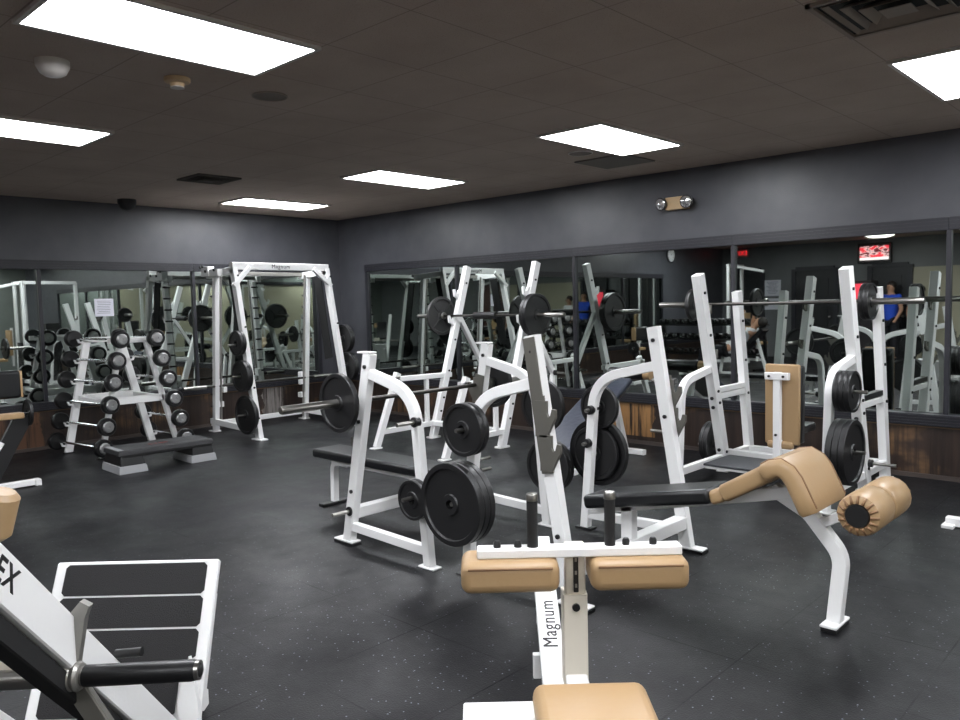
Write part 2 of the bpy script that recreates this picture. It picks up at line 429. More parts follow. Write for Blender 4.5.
def disc(name, r_, h_, m, label, cat, x, y, dome=False):
    r = thing(name, label, cat, (x, y, H))
    prof = [(r_, 0), (r_, -h_*.35), (r_*.94, -h_*.5)]
    if dome: prof += [(r_*.9, -h_*.55), (r_*.78, -h_*.8), (r_*.5, -h_*.98), (.001, -h_*1.05)]
    else: prof += [(r_*.55, -h_*.6), (r_*.5, -h_), (.001, -h_)]
    MB().lathe(prof).build('housing', m, r)
    return r
r = disc('ceiling_detector', .080, .078, OFFW, 'white domed detector at the top left of the ceiling', 'detector', 5.19, -5.63, True)
r = disc('smoke_detector', .07, .045, BEIGEP, 'small beige smoke detector below the largest ceiling light', 'smoke detector', 5.31, -5.03)
MB().lathe([(.036, -.047), (.038, -.052), (.001, -.052)]).build('sensor_cap', OFFW, r)
r = disc('security_camera', .10, .12, BLACK, 'black domed security camera where the left wall meets the ceiling', 'security camera', .42, -3.27, True)
for (x, y, l) in ((5.33, -4.46, 'round dark ceiling speaker near the largest light panel'), (5.48, -1.49, 'round ceiling speaker with pale rim beside the dark square panel')):
    r = thing('ceiling_speaker', l, 'ceiling speaker', (x, y, H), 0, 'round ceiling speakers')
    MB().lathe([(.10, 0), (.10, -.006), (.092, -.008), (.088, -.004), (.001, -.004)]).build('speaker_grille', mat('speaker_grey', (125, 117, 110), .8), r)
    MB().lathe([(.106, 0), (.106, -.007), (.101, -.009), (.099, -.002)]).build('speaker_rim', BROWNC if x < 5.4 else OFFW, r)
# emergency light on the right wall
r = thing('emergency_light', 'beige twin-head emergency light high on the right wall', 'emergency light', (5.60, 0, 2.455))
MB().box((0, -.035, 0), (.24, .07, .125), bev=.008).build('housing', BEIGEP, r)
for s_ in (-1, 1):
    MB().lathe([(.03, 0), (.058, .02), (.064, .055), (.057, .058)], (s_*.135, -.070, .004), (.12*s_, -1, -.15)).build('lamp_head', BLACK, r)
    MB().lathe([(.057, 0), (.04, .012), (.001, .018)], (s_*.142, -.126, -.004), (.12*s_, -1, -.15)).build('lamp_lens', GLASSY, r)
# paper taped on left mirror
r = thing('paper_notice', 'white paper notice taped to the left wall mirror above the barbell rack', 'notice', (.016, -3.43, 1.565))
MB().box((0, 0, 0), (.003, .215, .205)).build('sheet', PAPER, r)
q = MB()
for k in range(8): q.box((.002, random.uniform(-.01, .01), .075-k*.02), (.001, .16-random.random()*.04, .004))
q.build('printed_lines', INK, r)

# ------------------------------------------------------------------ weight plates, bars
def plate_mesh(d, th, m, spokes=False, name='weight_plate'):
    R_ = d/2; q = MB(); h = th/2; rr = R_*.87; hub = max(.045, R_*.24)
    prof = [(.026, -h*.9), (hub, -h*.9), (hub*1.1, -h*.45), (rr*.97, -h*.45), (rr, -h), (R_*.985, -h), (R_, -h*.8), (R_, h*.8), (R_*.985, h), (rr, h), (rr*.97, h*.45), (hub*1.1, h*.45), (hub, h*.9), (.026, h*.9)]
    if spokes:
        prof = [(.026, -h), (hub, -h), (hub*1.1, -h*.3), (rr*.95, -h*.3), (rr, -h), (R_, -h*.8), (R_, h*.8), (rr, h), (rr*.95, h*.3), (hub*1.1, h*.3), (hub, h), (.026, h)]
    q.lathe(prof, closed=True, seg=40)
    if spokes:
        for k in range(4):
            a = k*PI/2+PI/4; c_ = (hub+rr)/2
            q.box((c_*math.cos(a), c_*math.sin(a), 0), (rr-hub, .02, th*.95), rot=Matrix.Rotation(a, 3, 'Z'))
    me = q.build(name, m); me_data = me.data; bpy.data.objects.remove(me); return me_data
PM = {45: plate_mesh(.45, .040, IRON), 35: plate_mesh(.36, .035, IRON), 25: plate_mesh(.285, .034, IRON), 10: plate_mesh(.23, .026, IRON), 5: plate_mesh(.19, .022, IRON),
      '45s': plate_mesh(.45, .042, IRON2, True)}
TH = {45: .042, 35: .037, 25: .036, 10: .028, 5: .024, '45s': .044}
def plate(kind, x, y, z, axis, label, grp=None):
    o = bpy.data.objects.new('weight_plate', PM[kind]); C.objects.link(o)
    o.location = (x, y, z)
    o.rotation_euler = (PI/2, random.random()*0, 0) if axis == 'y' else (0, PI/2, 0)
    return tag(o, label, 'weight plate', grp)
def plates(kinds, x, y, z, axis, sgn, where, grp):
    """stack on a peg starting at (x,y,z) and growing along sgn*axis"""
    n = len(kinds); off = 0
    for i, k in enumerate(kinds):
        c = off+TH[k]/2; off += TH[k]
        px, py = (x+sgn*c, y) if axis == 'x' else (x, y+sgn*c)
        word = {1: ['']}.get(n, ['innermost ']+['middle ']*(n-2)+['outermost '])[i]
        if n == 4 and i in (1, 2): word = ['', 'second ', 'third ', ''][i]
        size = {45: 'large', '45s': 'large spoked', 35: 'medium-large', 25: 'medium', 10: 'small', 5: 'very small'}[k]
        plate(k, px, py, z, axis, (word+size+' black iron plate '+where).strip(), grp)
def barbell(label, cx, cy, z, axis, grp=None, pad=False, L=2.2):
    r = thing('barbell', label, 'barbell', (cx, cy, z), 0 if axis == 'x' else PI/2, grp)
    MB().tube([(-.655, 0, 0), (.655, 0, 0)], .014).build('shaft', SHAFT, r)
    for s_ in (-1, 1):
        MB().lathe([(.001, .66), (.025, .66), (.025, L/2-.01), (.021, L/2), (.001, L/2)], (0, 0, 0), (s_, 0, 0), 20).build('sleeve', STEEL, r)
        MB().lathe([(.001, .645), (.037, .645), (.04, .65), (.04, .668), (.037, .673), (.026, .673)], (0, 0, 0), (s_, 0, 0), 20).build('collar', STEEL, r)
    if pad: MB().lathe([(.014, -.16), (.04, -.16), (.04, .16), (.014, .16)], (0, 0, 0), (1, 0, 0), 18).build('neck_pad', RUBBER, r)
    return r
def peg(root, p, d, L=.2, m=STEEL, r_=.012, collar=True):
    p = V(p); d = V(d).normalized()
    o = MB().tube([p, p+d*L], r_).build('plate_peg', m, root, True)
    if collar: MB().lathe([(.001, 0), (.03, 0), (.03, .035), (.014, .037)], p, d, 16).build('peg_collar', BLACK, o, True)
    return o
def bolts(root, pts, d, r_=.012):
    for p in pts: MB().lathe([(.001, .012), (r_, .010), (r_, -.002)], p, d, 10).build('bolt', BLACK, root, True)

# ------------------------------------------------------------------ olympic bench frames (flat bench and decline bench)
def side_frame(root, y, x0, s, out, pegs_leg, pegs_up, top=1.22, lean=.22, lip=True, la=.77):
    """s=+1: curved storage leg towards +x"""
    P = lambda a, z: (x0+s*a, y, z)
    MB().sweep([P(0, .012), P(lean, top)], .055, .075, (0, 1, 0)).build('upright', WHITE, root, True)
    l1 = lean*.9
    MB().sweep(arc([P(l1-.02, 1.11), P(la-.09, 1.00), P(la, .012)], [.19], 10), .05, .06, (0, 1, 0)).build('storage_leg', WHITE, root, True)
    MB().beam(P(.03, .12), P(la-.01, .10), .045, .055, (0, 1, 0)).build('base_rail', WHITE, root, True)
    MB().box(P(-.02, .008), (.19, .08, .016), bev=.003, seg=1).build('foot_pad', BLACK, root, True)
    MB().box(P(-.02, .021), (.185, .075, .010), bev=.003, seg=1).build('foot_plate', WHITE, root, True)
    MB().box(P(la, .006), (.13, .07, .012), bev=.003, seg=1).build('foot_plate', WHITE if s > 0 else BLACK, root, True)
    for (a, z) in pegs_leg: peg(root, P(a, z), (0, out, 0), .16)
    for (a, z) in pegs_up: peg(root, P(a, z), (0, out, 0), .16)
    bolts(root, [V(P(lean*z/top, z))+V((0, -.028, 0)) for z in (.35, .8, top-.08)], (0, -1, 0))
    if lip: MB().box(P(lean-.03*1, top+.006), (.12, .06, .012), bev=.003, seg=1).build('upright_cap', WHITE, root, True)

# --- flat bench with loaded bar
FB = thing('flat_bench', 'white-framed flat olympic bench with a black pad, holding a loaded barbell', 'weight bench', (5.6, -3.60, 0))
side_frame(FB, -4.15, 5.55, 1, -1, lean=.27, pegs_leg=[(.685, .84), (.715, .42)], pegs_up=[(.05, .22)], la=.75)
side_frame(FB, -3.05, 5.55, 1, 1, [(.66, .80), (.70, .39)], [(.07, .36), (.08, .28)], la=.74)
def gunrack(root, x, y, z0, z1, s, lean, base_x, toptilt=0):
    """grey plate with hooks on the bench side of the upright"""
    q = MB()
    xx = lambda z: base_x+lean*z
    for z in (z0, z1):
        poly = [(-.05, -.12), (.02, -.12), (.075, -.02), (.075, .02), (.055, .022), (.045, -.01), (.03, -.02), (.02, .0), (.02, .06), (-.05, .06)]
        q.prism([(s*a, b) for a, b in poly], (xx(z)+s*.03, y, z), (1, 0, 0), (0, 0, 1), .017)
    q.beam((xx(z0-.1)+s*.005, y, z0-.1), (xx(z1+.08)+s*.005, y, z1+.08), .012, .085, (0, 1, 0))
    return q.build('bar_hook_plate', GUN, root, True)
for y in (-4.15+.036, -3.05-.036): gunrack(FB, 5.5, y, .66, .92, -1, .18, 5.55)
MB().beam((5.58, -4.15, .20), (5.58, -3.05, .20), .07, .07, (1, 0, 0)).build('cross_beam', WHITE, FB, True)
MB().beam((4.66, -3.60, .345), (5.62, -3.60, .345), .055, .055, (0, 1, 0)).build('bench_rail', WHITE, FB, True)
MB().beam((5.58, -3.60, .18), (5.58, -3.60, .35), .06, .05, (0, 1, 0)).build('rail_post', WHITE, FB, True)
MB().sweep(arc([(4.84, -3.60, .33), (4.66, -3.60, .33), (4.65, -3.60, .02)], .07), .05, .045, (0, 1, 0)).build('front_leg', WHITE, FB, True)
MB().box((4.65, -3.60, .012), (.06, .26, .024), bev=.004, seg=1).build('foot_plate', BLACK, FB, True)
MB().box((5.24, -3.60, .405), (1.36, .27, .065), bev=.02, seg=3).build('seat_pad', BVINYL, FB, True)
barbell('olympic barbell lying in the hooks of the flat bench', 5.685, -3.60, .925, 'y')
plates([35], 5.685, -3.60-.675, .925, 'y', -1, 'on the near end of the flat bench barbell', 'plates on the flat bench barbell')
plates([35], 5.685, -3.60+.675, .925, 'y', 1, 'on the far end of the flat bench barbell', 'plates on the flat bench barbell')
plates([10, 10], 6.275, -4.15-.05, .41, 'y', -1, 'on the low near peg of the flat bench frame', 'plates stored on the flat bench')
plates([35, 25], 6.21, -3.05+.05, .80, 'y', 1, 'on the upper far peg of the flat bench frame', 'plates stored on the flat bench')
plates([35, 35], 6.25, -3.05+.05, .39, 'y', 1, 'on the lower far peg of the flat bench frame', 'plates stored on the flat bench')

# --- decline bench with tan pads and leg rollers
DB = thing('decline_bench', 'decline olympic bench with black head pad, humped tan pad and tan leg rollers', 'weight bench', (7.3, -3.53, 0))
side_frame(DB, -4.10, 7.27, -1, -1, [(.62, .84), (.67, .44)], [], top=1.34, lip=False, la=.71)
side_frame(DB, -2.94, 7.27, -1, 1, [(.67, .81), (.71, .50)], [], top=1.34, lip=False, la=.745)
for y in (-4.10-.034, -2.94+.034): gunrack(DB, 7.2, y, .79, .96, 1, -.164, 7.27)
# tall grey backing of the near hook plate
MB().beam((7.27-.164*.66, -4.134, .66), (7.27-.164*1.33, -4.134, 1.33), .010, .075, (0, 1, 0)).build('upright_guard', GUN, DB, True)
for p in ((6.60, .80), (6.575, .58)): peg(DB, (p[0], -2.94-.02, p[1]), (0, -1, 0), .07)
MB().beam((7.24, -4.10, .17), (7.24, -2.94, .17), .075, .075, (1, 0, 0)).build('cross_beam', WHITE, DB, True)
MB().beam((6.98, -3.53, .33), (8.14, -3.53, .60), .06, .06, (0, 1, 0)).build('bench_rail', WHITE, DB, True)
MB().beam((7.24, -3.53, .17), (7.24, -3.53, .39), .06, .07, (0, 1, 0)).build('rail_post', WHITE, DB, True)
MB().sweep(arc([(8.04, -3.53, .60), (8.21, -3.53, .51), (8.355, -3.53, .335), (8.325, -3.53, .03)], [.03, .06]), .055, .062, (0, 1, 0)).build('front_leg', WHITE, DB, True)
MB().box((8.325, -3.53, .010), (.07, .17, .020), bev=.003, seg=1).build('foot_pad', BLACK, DB, True)
MB().box((8.325, -3.53, .026), (.075, .175, .012), bev=.003, seg=1).build('foot_plate', WHITE, DB, True)
def slab(pts, wd, th, bev=.02):
    """pad following a polyline in the xz plane, rounded edges"""
    q = MB(); pts = [V(p) for p in pts]; n = len(pts); rings = []
    for i, p in enumerate(pts):
        a = (pts[i]-pts[i-1]).normalized() if i else None
        b = (pts[i+1]-pts[i]).normalized() if i < n-1 else None
        d = (a+b).normalized() if a and b else (a or b)
        nn = V((0, 1, 0)).cross(d); k = 1/max(.5, d.dot(a)) if a and b else 1
        sec = []; w2, h2 = wd/2, th/2
        for (cx_, cy_, a0) in ((w2-bev, h2-bev, 0), (-w2+bev, h2-bev, PI/2), (-w2+bev, -h2+bev, PI), (w2-bev, -h2+bev, 1.5*PI)):
            for j in range(4):
                t_ = a0+j*PI/6; sec.append((cx_+bev*math.cos(t_), cy_+bev*math.sin(t_)))
        sh = .86 if i in (0, n-1) else 1
        rings.append([p+V((0, 1, 0))*(x*(1 if sh == 1 else .95))+nn*(y*k*sh) for x, y in sec])
    return q.ring(rings, smooth=True)
c = -3.53
MB().box((7.40, c, .47), (.76, .27, .075), rot=Matrix.Rotation(-.19, 3, 'Y'), bev=.022, seg=3).build('head_pad', BVINYL, DB, True)
slab([(7.775, c, .535), (7.785, c, .537), (7.825, c, .555), (7.835, c, .558)], .25, .07).build('pad_end_cap', TAN, DB, True)
slab([(7.838, c, .563), (7.85, c, .570), (7.96, c, .635), (8.06, c, .695), (8.10, c, .718)], .27, .085).build('back_pad', TAN, DB, True)
TP = [(8.065, c, .700), (8.08, c, .712), (8.11, c, .732), (8.145, c, .740), (8.18, c, .722), (8.205, c, .690), (8.235, c, .630), (8.268, c, .562), (8.275, c, .548)]
slab(TP, .41, .085, .03).build('thigh_pad', TAN, DB, True)
for s_ in (-1, 1):
    pp = []
    for i in range(1, len(TP)-1):
        d0 = (V(TP[i+1])-V(TP[i-1])).normalized(); nn0 = V((0, 1, 0)).cross(d0)
        if nn0.z < 0: nn0 = -nn0
        pp.append(V(TP[i])+nn0*.0425+V((0, s_*.178, 0)))
    MB().tube(pp, .0045, 8).build('pad_piping', TANP, DB, True)
MB().beam((8.24, c, .46), (8.48, c, .59), .045, .045, (0, 1, 0)).build('roller_arm', WHITE, DB, True)
MB().tube([(8.49, c-.238, .592), (8.49, c+.30, .592)], .014).build('roller_rod', STEEL, DB, True)
for s_ in (-1, 1):
    y0, y1 = (c-.235, c-.004) if s_ < 0 else (c+.004, c+.235)
    ro = MB()
    prof = [(.03, 0), (.065, .002), (.083, .012), (.090, .03), (.091, .115), (.090, .20), (.080, .221), (.055, .231)]
    ro.lathe(prof, (8.49, y0, .592), (0, 1, 0), 28)
    rol = ro.build('leg_roller', TAN, DB, True)
    pk = MB()
    ye = y0 if s_ < 0 else y1; sg = -1 if s_ < 0 else 1
    for k in range(16):
        a = k*PI/8; pk.tube([(8.49+.052*math.cos(a), ye+sg*.004, .592+.052*math.sin(a)), (8.49+.083*math.cos(a), ye-sg*.012, .592+.083*math.sin(a))], [.007, .005], 6)
    pk.build('gathered_folds', TANP, rol, True)
    MB().lathe([(.001, .008), (.046, .008), (.05, 0), (.05, -.006)], (8.49, ye, .592), (0, sg, 0), 24).build('roller_cap', BLACK, rol, True)
plates([25, 25], 6.65, -4.10-.05, .84, 'y', -1, 'on the upper near peg of the decline bench', 'plates stored on the decline bench')
plates([45, 45, 45], 6.60, -4.10-.05, .44, 'y', -1, 'on the lower near peg of the decline bench', 'plates stored on the decline bench')
plates([25, 10], 6.60, -2.94+.05, .81, 'y', 1, 'on the upper far peg of the decline bench', 'plates stored on the decline bench')
plates([35, 45], 6.56, -2.94+.05, .50, 'y', 1, 'on the lower far peg of the decline bench', 'plates stored on the decline bench')

# ------------------------------------------------------------------ squat rack by the right wall, loaded bar
SR = thing('squat_rack', 'white squat rack with leaning uprights and a loaded barbell near the mirror', 'squat rack', (3.55, -1.0, 0))
for x in (3.10, 4.14):
    y_at = lambda z: -1.09+.318*z
    s_ = 1 if x > 3.5 else -1
    MB().beam((x, y_at(0)-.005, .015), (x, y_at(1.94), 1.94), .065, .085, (1, 0, 0)).build('upright', WHITE, SR, True)
    MB().beam((x, -.80, .70), (x, -1.70, .715), .055, .055, (1, 0, 0)).build('safety_arm', WHITE, SR, True)
    MB().beam((x, -1.92, .015), (x, -1.60, .78), .055, .07, (1, 0, 0)).build('front_leg', WHITE, SR, True)
    MB().beam((x, -1.86, .17), (x, -1.02, .17), .05, .055, (1, 0, 0)).build('base_rail', WHITE, SR, True)
    MB().beam((x, -1.18, .19), (x, -1.18, .69), .045, .045, (1, 0, 0)).build('arm_post', WHITE, SR, True)
    MB().beam((x, y_at(1.38)+.02, 1.36), (x, -.20, .70), .05, .055, (1, 0, 0)).build('rear_brace', WHITE, SR, True)
    MB().beam((x, -.22, .70), (x, -.30, .015), .045, .05, (1, 0, 0)).build('rear_leg', WHITE, SR, True)
    peg(SR, (x+s_*.03, -.22, .72), (s_, 0, 0), .14)
    MB().box((x, -1.09, .010), (.09, .15, .02), bev=.004, seg=1).build('foot_plate', WHITE, SR, True)
    MB().box((x, -1.93, .008), (.08, .12, .016), bev=.004, seg=1).build('foot_plate', WHITE, SR, True)
    for z in (1.32, 1.62): MB().prism([(0, .06), (-.03, .05), (-.04, .015), (-.075, .015), (-.09, .06), (-.11, .055), (-.10, -.02), (-.03, -.06), (0, -.06)], (x, y_at(z)-.03, z), (0, 1, 0), (0, 0, 1), .03).build('bar_hook', WHITE, SR, True)
    bolts(SR, [(x+.033, y_at(z), z) for z in (.3, .45, .75, 1.1, 1.75)], (1, 0, 0))
MB().beam((3.10, -1.08, .17), (4.14, -1.08, .17), .06, .055, (0, 1, 0)).build('cross_beam', WHITE, SR, True)
barbell('olympic barbell with a black neck pad resting on the squat rack', 3.61, -.735, 1.375, 'x', None, True)
plates(['45s'], 3.61-.675, -.735, 1.375, 'x', -1, 'on the left end of the squat rack barbell', 'plates on the squat rack barbell')
plates([45, 45], 3.61+.675, -.735, 1.375, 'x', 1, 'on the right end of the squat rack barbell', 'plates on the squat rack barbell')

# ------------------------------------------------------------------ seated press station at right
PS = thing('press_station', 'white seated press rack with tan-backed seat and plate storage, holding a barbell', 'press rack', (7.02, -.9, 0))
for x in (6.45, 7.60):
    s_ = 1 if x > 7 else -1
    MB().beam((x, -.76, .012), (x, -1.24, 1.70), .075, .095, (1, 0, 0)).build('upright', WHITE, PS, True)
    MB().beam((x, -.26, .012), (x, -.53, 1.56), .065, .085, (1, 0, 0)).build('rear_upright', WHITE, PS, True)
    MB().sweep(arc([(x, -1.00, .92), (x, -1.52, .84), (x, -1.58, .012)] if x < 7 else [(x, -1.02, 1.05), (x, -1.53, .96), (x, -1.60, .012)], [.17], 10), .055, .06, (1, 0, 0)).build('storage_leg', WHITE, PS, True)
    MB().beam((x, -1.60, .13), (x, -.28, .13), .05, .06, (1, 0, 0)).build('base_rail', WHITE, PS, True)
    MB().beam((x, -.93, .67), (x, -.37, .67), .05, .05, (1, 0, 0)).build('spacer_bar', WHITE, PS, True)
    q = MB(); q.box((x, -.66, .725), (.05, .50, .04)); q.build('safety_pad', BLACK if x > 7 else WHITE, PS, True)
    for y in (-.76, -.27, -1.6): MB().box((x, y, .006), (.10, .14, .012), bev=.003, seg=1).build('foot_plate', WHITE, PS, True)
    for (y, z) in ((-1.57, .44), (-1.55, .85)): peg(PS, (x+s_*.03, y, z), (s_, 0, 0), .22)
    peg(PS, (x+s_*.03, -.80, .22), (s_, 0, 0), .20)
    for z in (1.02, 1.40): MB().prism([(0, .04), (.03, .04), (.035, .0), (.07, .0), (.085, .05), (.10, .05), (.10, -.02), (.03, -.05), (0, -.05)], (x, -.76-.285*z+.045, z), (0, 1, 0), (0, 0, 1), .02).build('bar_hook', GUN, PS, True)
    bolts(PS, [(x+.038, -.76-.284*z, z) for z in (.18, .62, .72, 1.2, 1.55)]+[(x+.033, -.26-.174*z, z) for z in (.65, .95, 1.3)], (1, 0, 0))
    bolts(PS, [(x, -.76-.284*z-.05, z) for z in (.2, .58, .66)], (0, -1, 0), .015)
MB().beam((6.45, -.76, .16), (7.60, -.76, .16), .07, .07, (0, 1, 0)).build('cross_beam', WHITE, PS, True)
MB().beam((6.45, -.30, .13), (7.60, -.30, .13), .06, .06, (0, 1, 0)).build('rear_cross_beam', WHITE, PS, True)
MB().box((6.88, -1.16, .175), (.62, .46, .018), bev=.003, seg=1).build('spotter_platform', mat('grey_diamond_rubber', (52, 53, 57), .5, bump=(90, .4)), PS, True)
MB().box((6.88, -1.16, .155), (.60, .44, .02)).build('platform_frame', WHITE, PS, True)
MB().beam((7.11, -1.24, .16), (7.11, -1.24, .93), .055, .045, (1, 0, 0)).build('seat_post', WHITE, PS, True)
MB().beam((7.02, -1.245, .90), (7.20, -1.245, .90), .045, .055, (0, 1, 0)).build('backrest_bracket', WHITE, PS, True)
bolts(PS, [(7.055, -1.268, .90), (7.165, -1.268, .90), (7.11, -1.268, .45)], (0, -1, 0), .010)
MB().box((7.13, -1.19, .68), (.27, .03, .62), bev=.012, seg=2).build('backrest_shell', TAN, PS, True)
MB().box((7.13, -1.14, .68), (.285, .075, .60), bev=.018, seg=2).build('backrest_pad', BVINYL, PS, True)
MB().box((7.11, -.98, .47), (.27, .36, .07), bev=.02).build('seat_pad', BVINYL, PS, True)
MB().box((7.12, -1.20, .365), (.20, .06, .06), bev=.02).build('tan_bumper', TAN, PS, True)
MB().beam((7.11, -1.22, .38), (7.11, -.80, .40), .05, .05, (1, 0, 0)).build('seat_rail', WHITE, PS, True)
barbell('olympic barbell racked high on the seated press station at right', 6.87, -.67, 1.452, 'x')
plates([25], 6.87-.74, -.67, 1.452, 'x', -1, 'on the left end of the press station barbell', 'plates on the press station barbell')
plates([25, 25], 6.87+.675, -.67, 1.452, 'x', 1, 'on the right end of the press station barbell', 'plates on the press station barbell')
plates([25, 25, 25], 7.60+.065, -1.55, .85, 'x', 1, 'on the upper right peg of the press station', 'plates stored on the press station')
plates([45, 45, 45], 7.60+.065, -1.60, .44, 'x', 1, 'on the lower right peg of the press station', 'plates stored on the press station')
plates([35, 35], 6.45-.065, -.80, .25, 'x', -1, 'on the low left peg of the press station', 'plates stored on the press station')

# ------------------------------------------------------------------ sit-up board by the mirror wall
SB = thing('situp_board', 'inclined sit-up board with worn dark blue pad near the mirror wall', 'sit-up bench', (5.35, -1.2, 0))
a0, a1 = V((5.33, -1.78, .19)), V((5.33, -.74, .74))
d_ = (a1-a0).normalized(); ang = math.atan2(d_.z, d_.y)
MB().box((a0+a1)/2+V((0, 0, .005)), (.35, (a1-a0).length, .055), rot=Matrix.Rotation(ang, 3, 'X'), bev=.016, seg=3).build('board_pad', NVINYL, SB, True)
MB().beam(a0-V((0, -.02, .06)), a1-V((0, 0, .06)), .28, .03, (1, 0, 0)).build('board_rail', STEEL, SB, True)
MB().beam((5.33, -.80, .63), (5.33, -.60, .03), .05, .06, (1, 0, 0)).build('tall_leg', WHITE, SB, True)
MB().beam((5.33, -1.66, .21), (5.33, -1.70, .03), .05, .05, (1, 0, 0)).build('short_leg', WHITE, SB, True)
MB().beam((5.33, -1.70, .06), (5.33, -.60, .06), .05, .05, (1, 0, 0)).build('base_rail', WHITE, SB, True)
for y in (-1.70, -.59): MB().beam((5.12, y, .03), (5.54, y, .03), .06, .05, (0, 1, 0)).build('cross_foot', WHITE, SB, True)
MB().beam((5.33, -.80, .68), (5.33, -.60, .80), .04, .04, (1, 0, 0)).build('roller_arm', WHITE, SB, True)
MB().lathe([(.02, -.20), (.055, -.19), (.06, -.16), (.06, .16), (.055, .19), (.02, .20)], (5.33, -.56, .79), (1, 0, 0), 24).build('foot_roller', BVINYL, SB, True)
MB().lathe([(.02, .20), (.056, .204), (.052, .27), (.02, .275)], (5.33, -.56, .79), (1, 0, 0), 24).build('roller_sleeve', TAN, SB, True)

# ------------------------------------------------------------------ smith machine at the left wall
SM = thing('smith_machine', 'white smith machine standing against the left wall in the corner', 'smith machine', (.9, -1.7, 0))
for y in (-2.37, -1.06):
    s_ = 1 if y > -1.5 else -1
    MB().beam((.53, y, .012), (.70, y, 1.92), .06, .07, (0, 1, 0)).build('rear_upright', WHITE, SM, True)
    MB().beam((1.54, y, .012), (1.12, y, 1.99), .06, .085, (0, 1, 0)).build('front_leg', WHITE, SM, True)
    MB().beam((.45, y, .13), (1.52, y, .10), .055, .07, (0, 1, 0)).build('base_rail', WHITE, SM, True)
    MB().beam((.52, y, 1.93), (1.16, y, 1.97), .06, .08, (0, 1, 0)).build('top_rail', WHITE, SM, True)
    MB().beam((1.00, y-s_*.05, 1.90), (1.19, y-s_*.05, .85), .02, .15, (0, 1, 0)).build('side_shroud', FELT, SM, True)
    MB().tube([(.56, y-s_*.055, .05), (.72, y-s_*.055, 1.94)], .014).build('guide_rod', PALE, SM, True)
    q = MB()
    for k in range(11): q.tube([(.525+k*.0125, y-.05, .32+k*.15), (.525+k*.0125, y+.05, .32+k*.15)], .012, 8)
    q.build('rack_studs', BLACK, SM, True)
    q = MB(); q.box((.56, y-s_*.055, .60), (.09, .06, .10), bev=.008); q.box((.60, y-s_*.10, .52), (.05, .05, .07), bev=.008); q.build('bar_carriage', WHITE, SM, True)
    q = MB(); q.box((.55, y-s_*.055, .34), (.08, .08, .07), bev=.008); q.build('safety_stop', WHITE, SM, True)
    for (x, w_) in ((.50, .14), (1.54, .20)): MB().box((x, y, .008), (w_, .10, .016), bev=.003, seg=1).build('foot_plate', WHITE, SM, True)
    for z, xx in ((1.10, 1.325), (.74, 1.395), (.30, 1.48)): peg(SM, (xx, y+s_*.03, z), (0, s_, 0), .20, r_=.012)
    bolts(SM, [(1.54-.195*z+.045, y+s_*-.0, z) for z in (.25, .6, 1.3, 1.9)], (1, 0, .2))
MB().beam((1.12, -2.40, 2.015), (1.12, -1.04, 2.015), .07, .085, (1, 0, 0)).build('top_beam', WHITE, SM, True)
MB().beam((.60, -2.42, 1.95), (.60, -1.04, 1.95), .05, .05, (1, 0, 0)).build('rear_top_beam', PALE, SM, True)
for y, s_ in ((-2.40, 1), (-1.06, -1)): MB().beam((1.195, y-.02*s_, 1.78), (1.155, y+.22*s_, 2.0), .05, .05, (1, 0, 0)).build('corner_gusset', WHITE, SM, True)
MB().beam((.50, -2.4, .10), (.50, -1.06, .10), .05, .06, (1, 0, 0)).build('rear_cross_beam', WHITE, SM, True)
q = MB(); q.box((.62, -2.43, 1.97), (.17, .09, .12), bev=.01)
q.box((.82, -2.43, 1.95), (.20, .07, .08)); q.build('pulley_housing', WHITE, SM, True)
bolts(SM, [(.55, -2.485, 2.02), (.61, -2.485, 2.03), (.67, -2.485, 1.97), (.86, -2.475, 1.98)], (0, -1, 0), .018)
text_part('maker_name', 'Magnum', .07, SM.matrix_basis.inverted() @ frame_m((1.156, -1.75, 2.015), (0, 1, 0), (0, 0, 1)), BLACK, SM)
r = thing('smith_bar', 'guided bar fixed low across the smith machine carriages', 'barbell', (.60, -1.73, .57))
MB().tube([(0, -.98, 0), (0, .98, 0)], .015).build('shaft', SHAFT, r)
for s_ in (-1, 1): MB().lathe([(.001, .78), (.025, .78), (.025, 1.07), (.001, 1.07)], (0, 0, 0), (0, s_, 0), 18).build('sleeve', STEEL, r)
for z, xx, kk, nm in ((1.12, 1.32, [25, 25], 'top'), (.74, 1.395, [35, 35], 'middle'), (.30, 1.48, [35, 45], 'bottom')):
    plates(kk, xx, -2.37-.065, z, 'y', -1, 'on the %s near peg of the smith machine' % nm, 'plates stored on the smith machine')
for z, xx, kk, nm in ((1.10, 1.325, [35, 35], 'top'), (.74, 1.395, [35, 35], 'middle')):
    plates(kk, xx, -1.06+.065, z, 'y', 1, 'on the %s corner-side peg of the smith machine' % nm, 'plates stored on the smith machine')

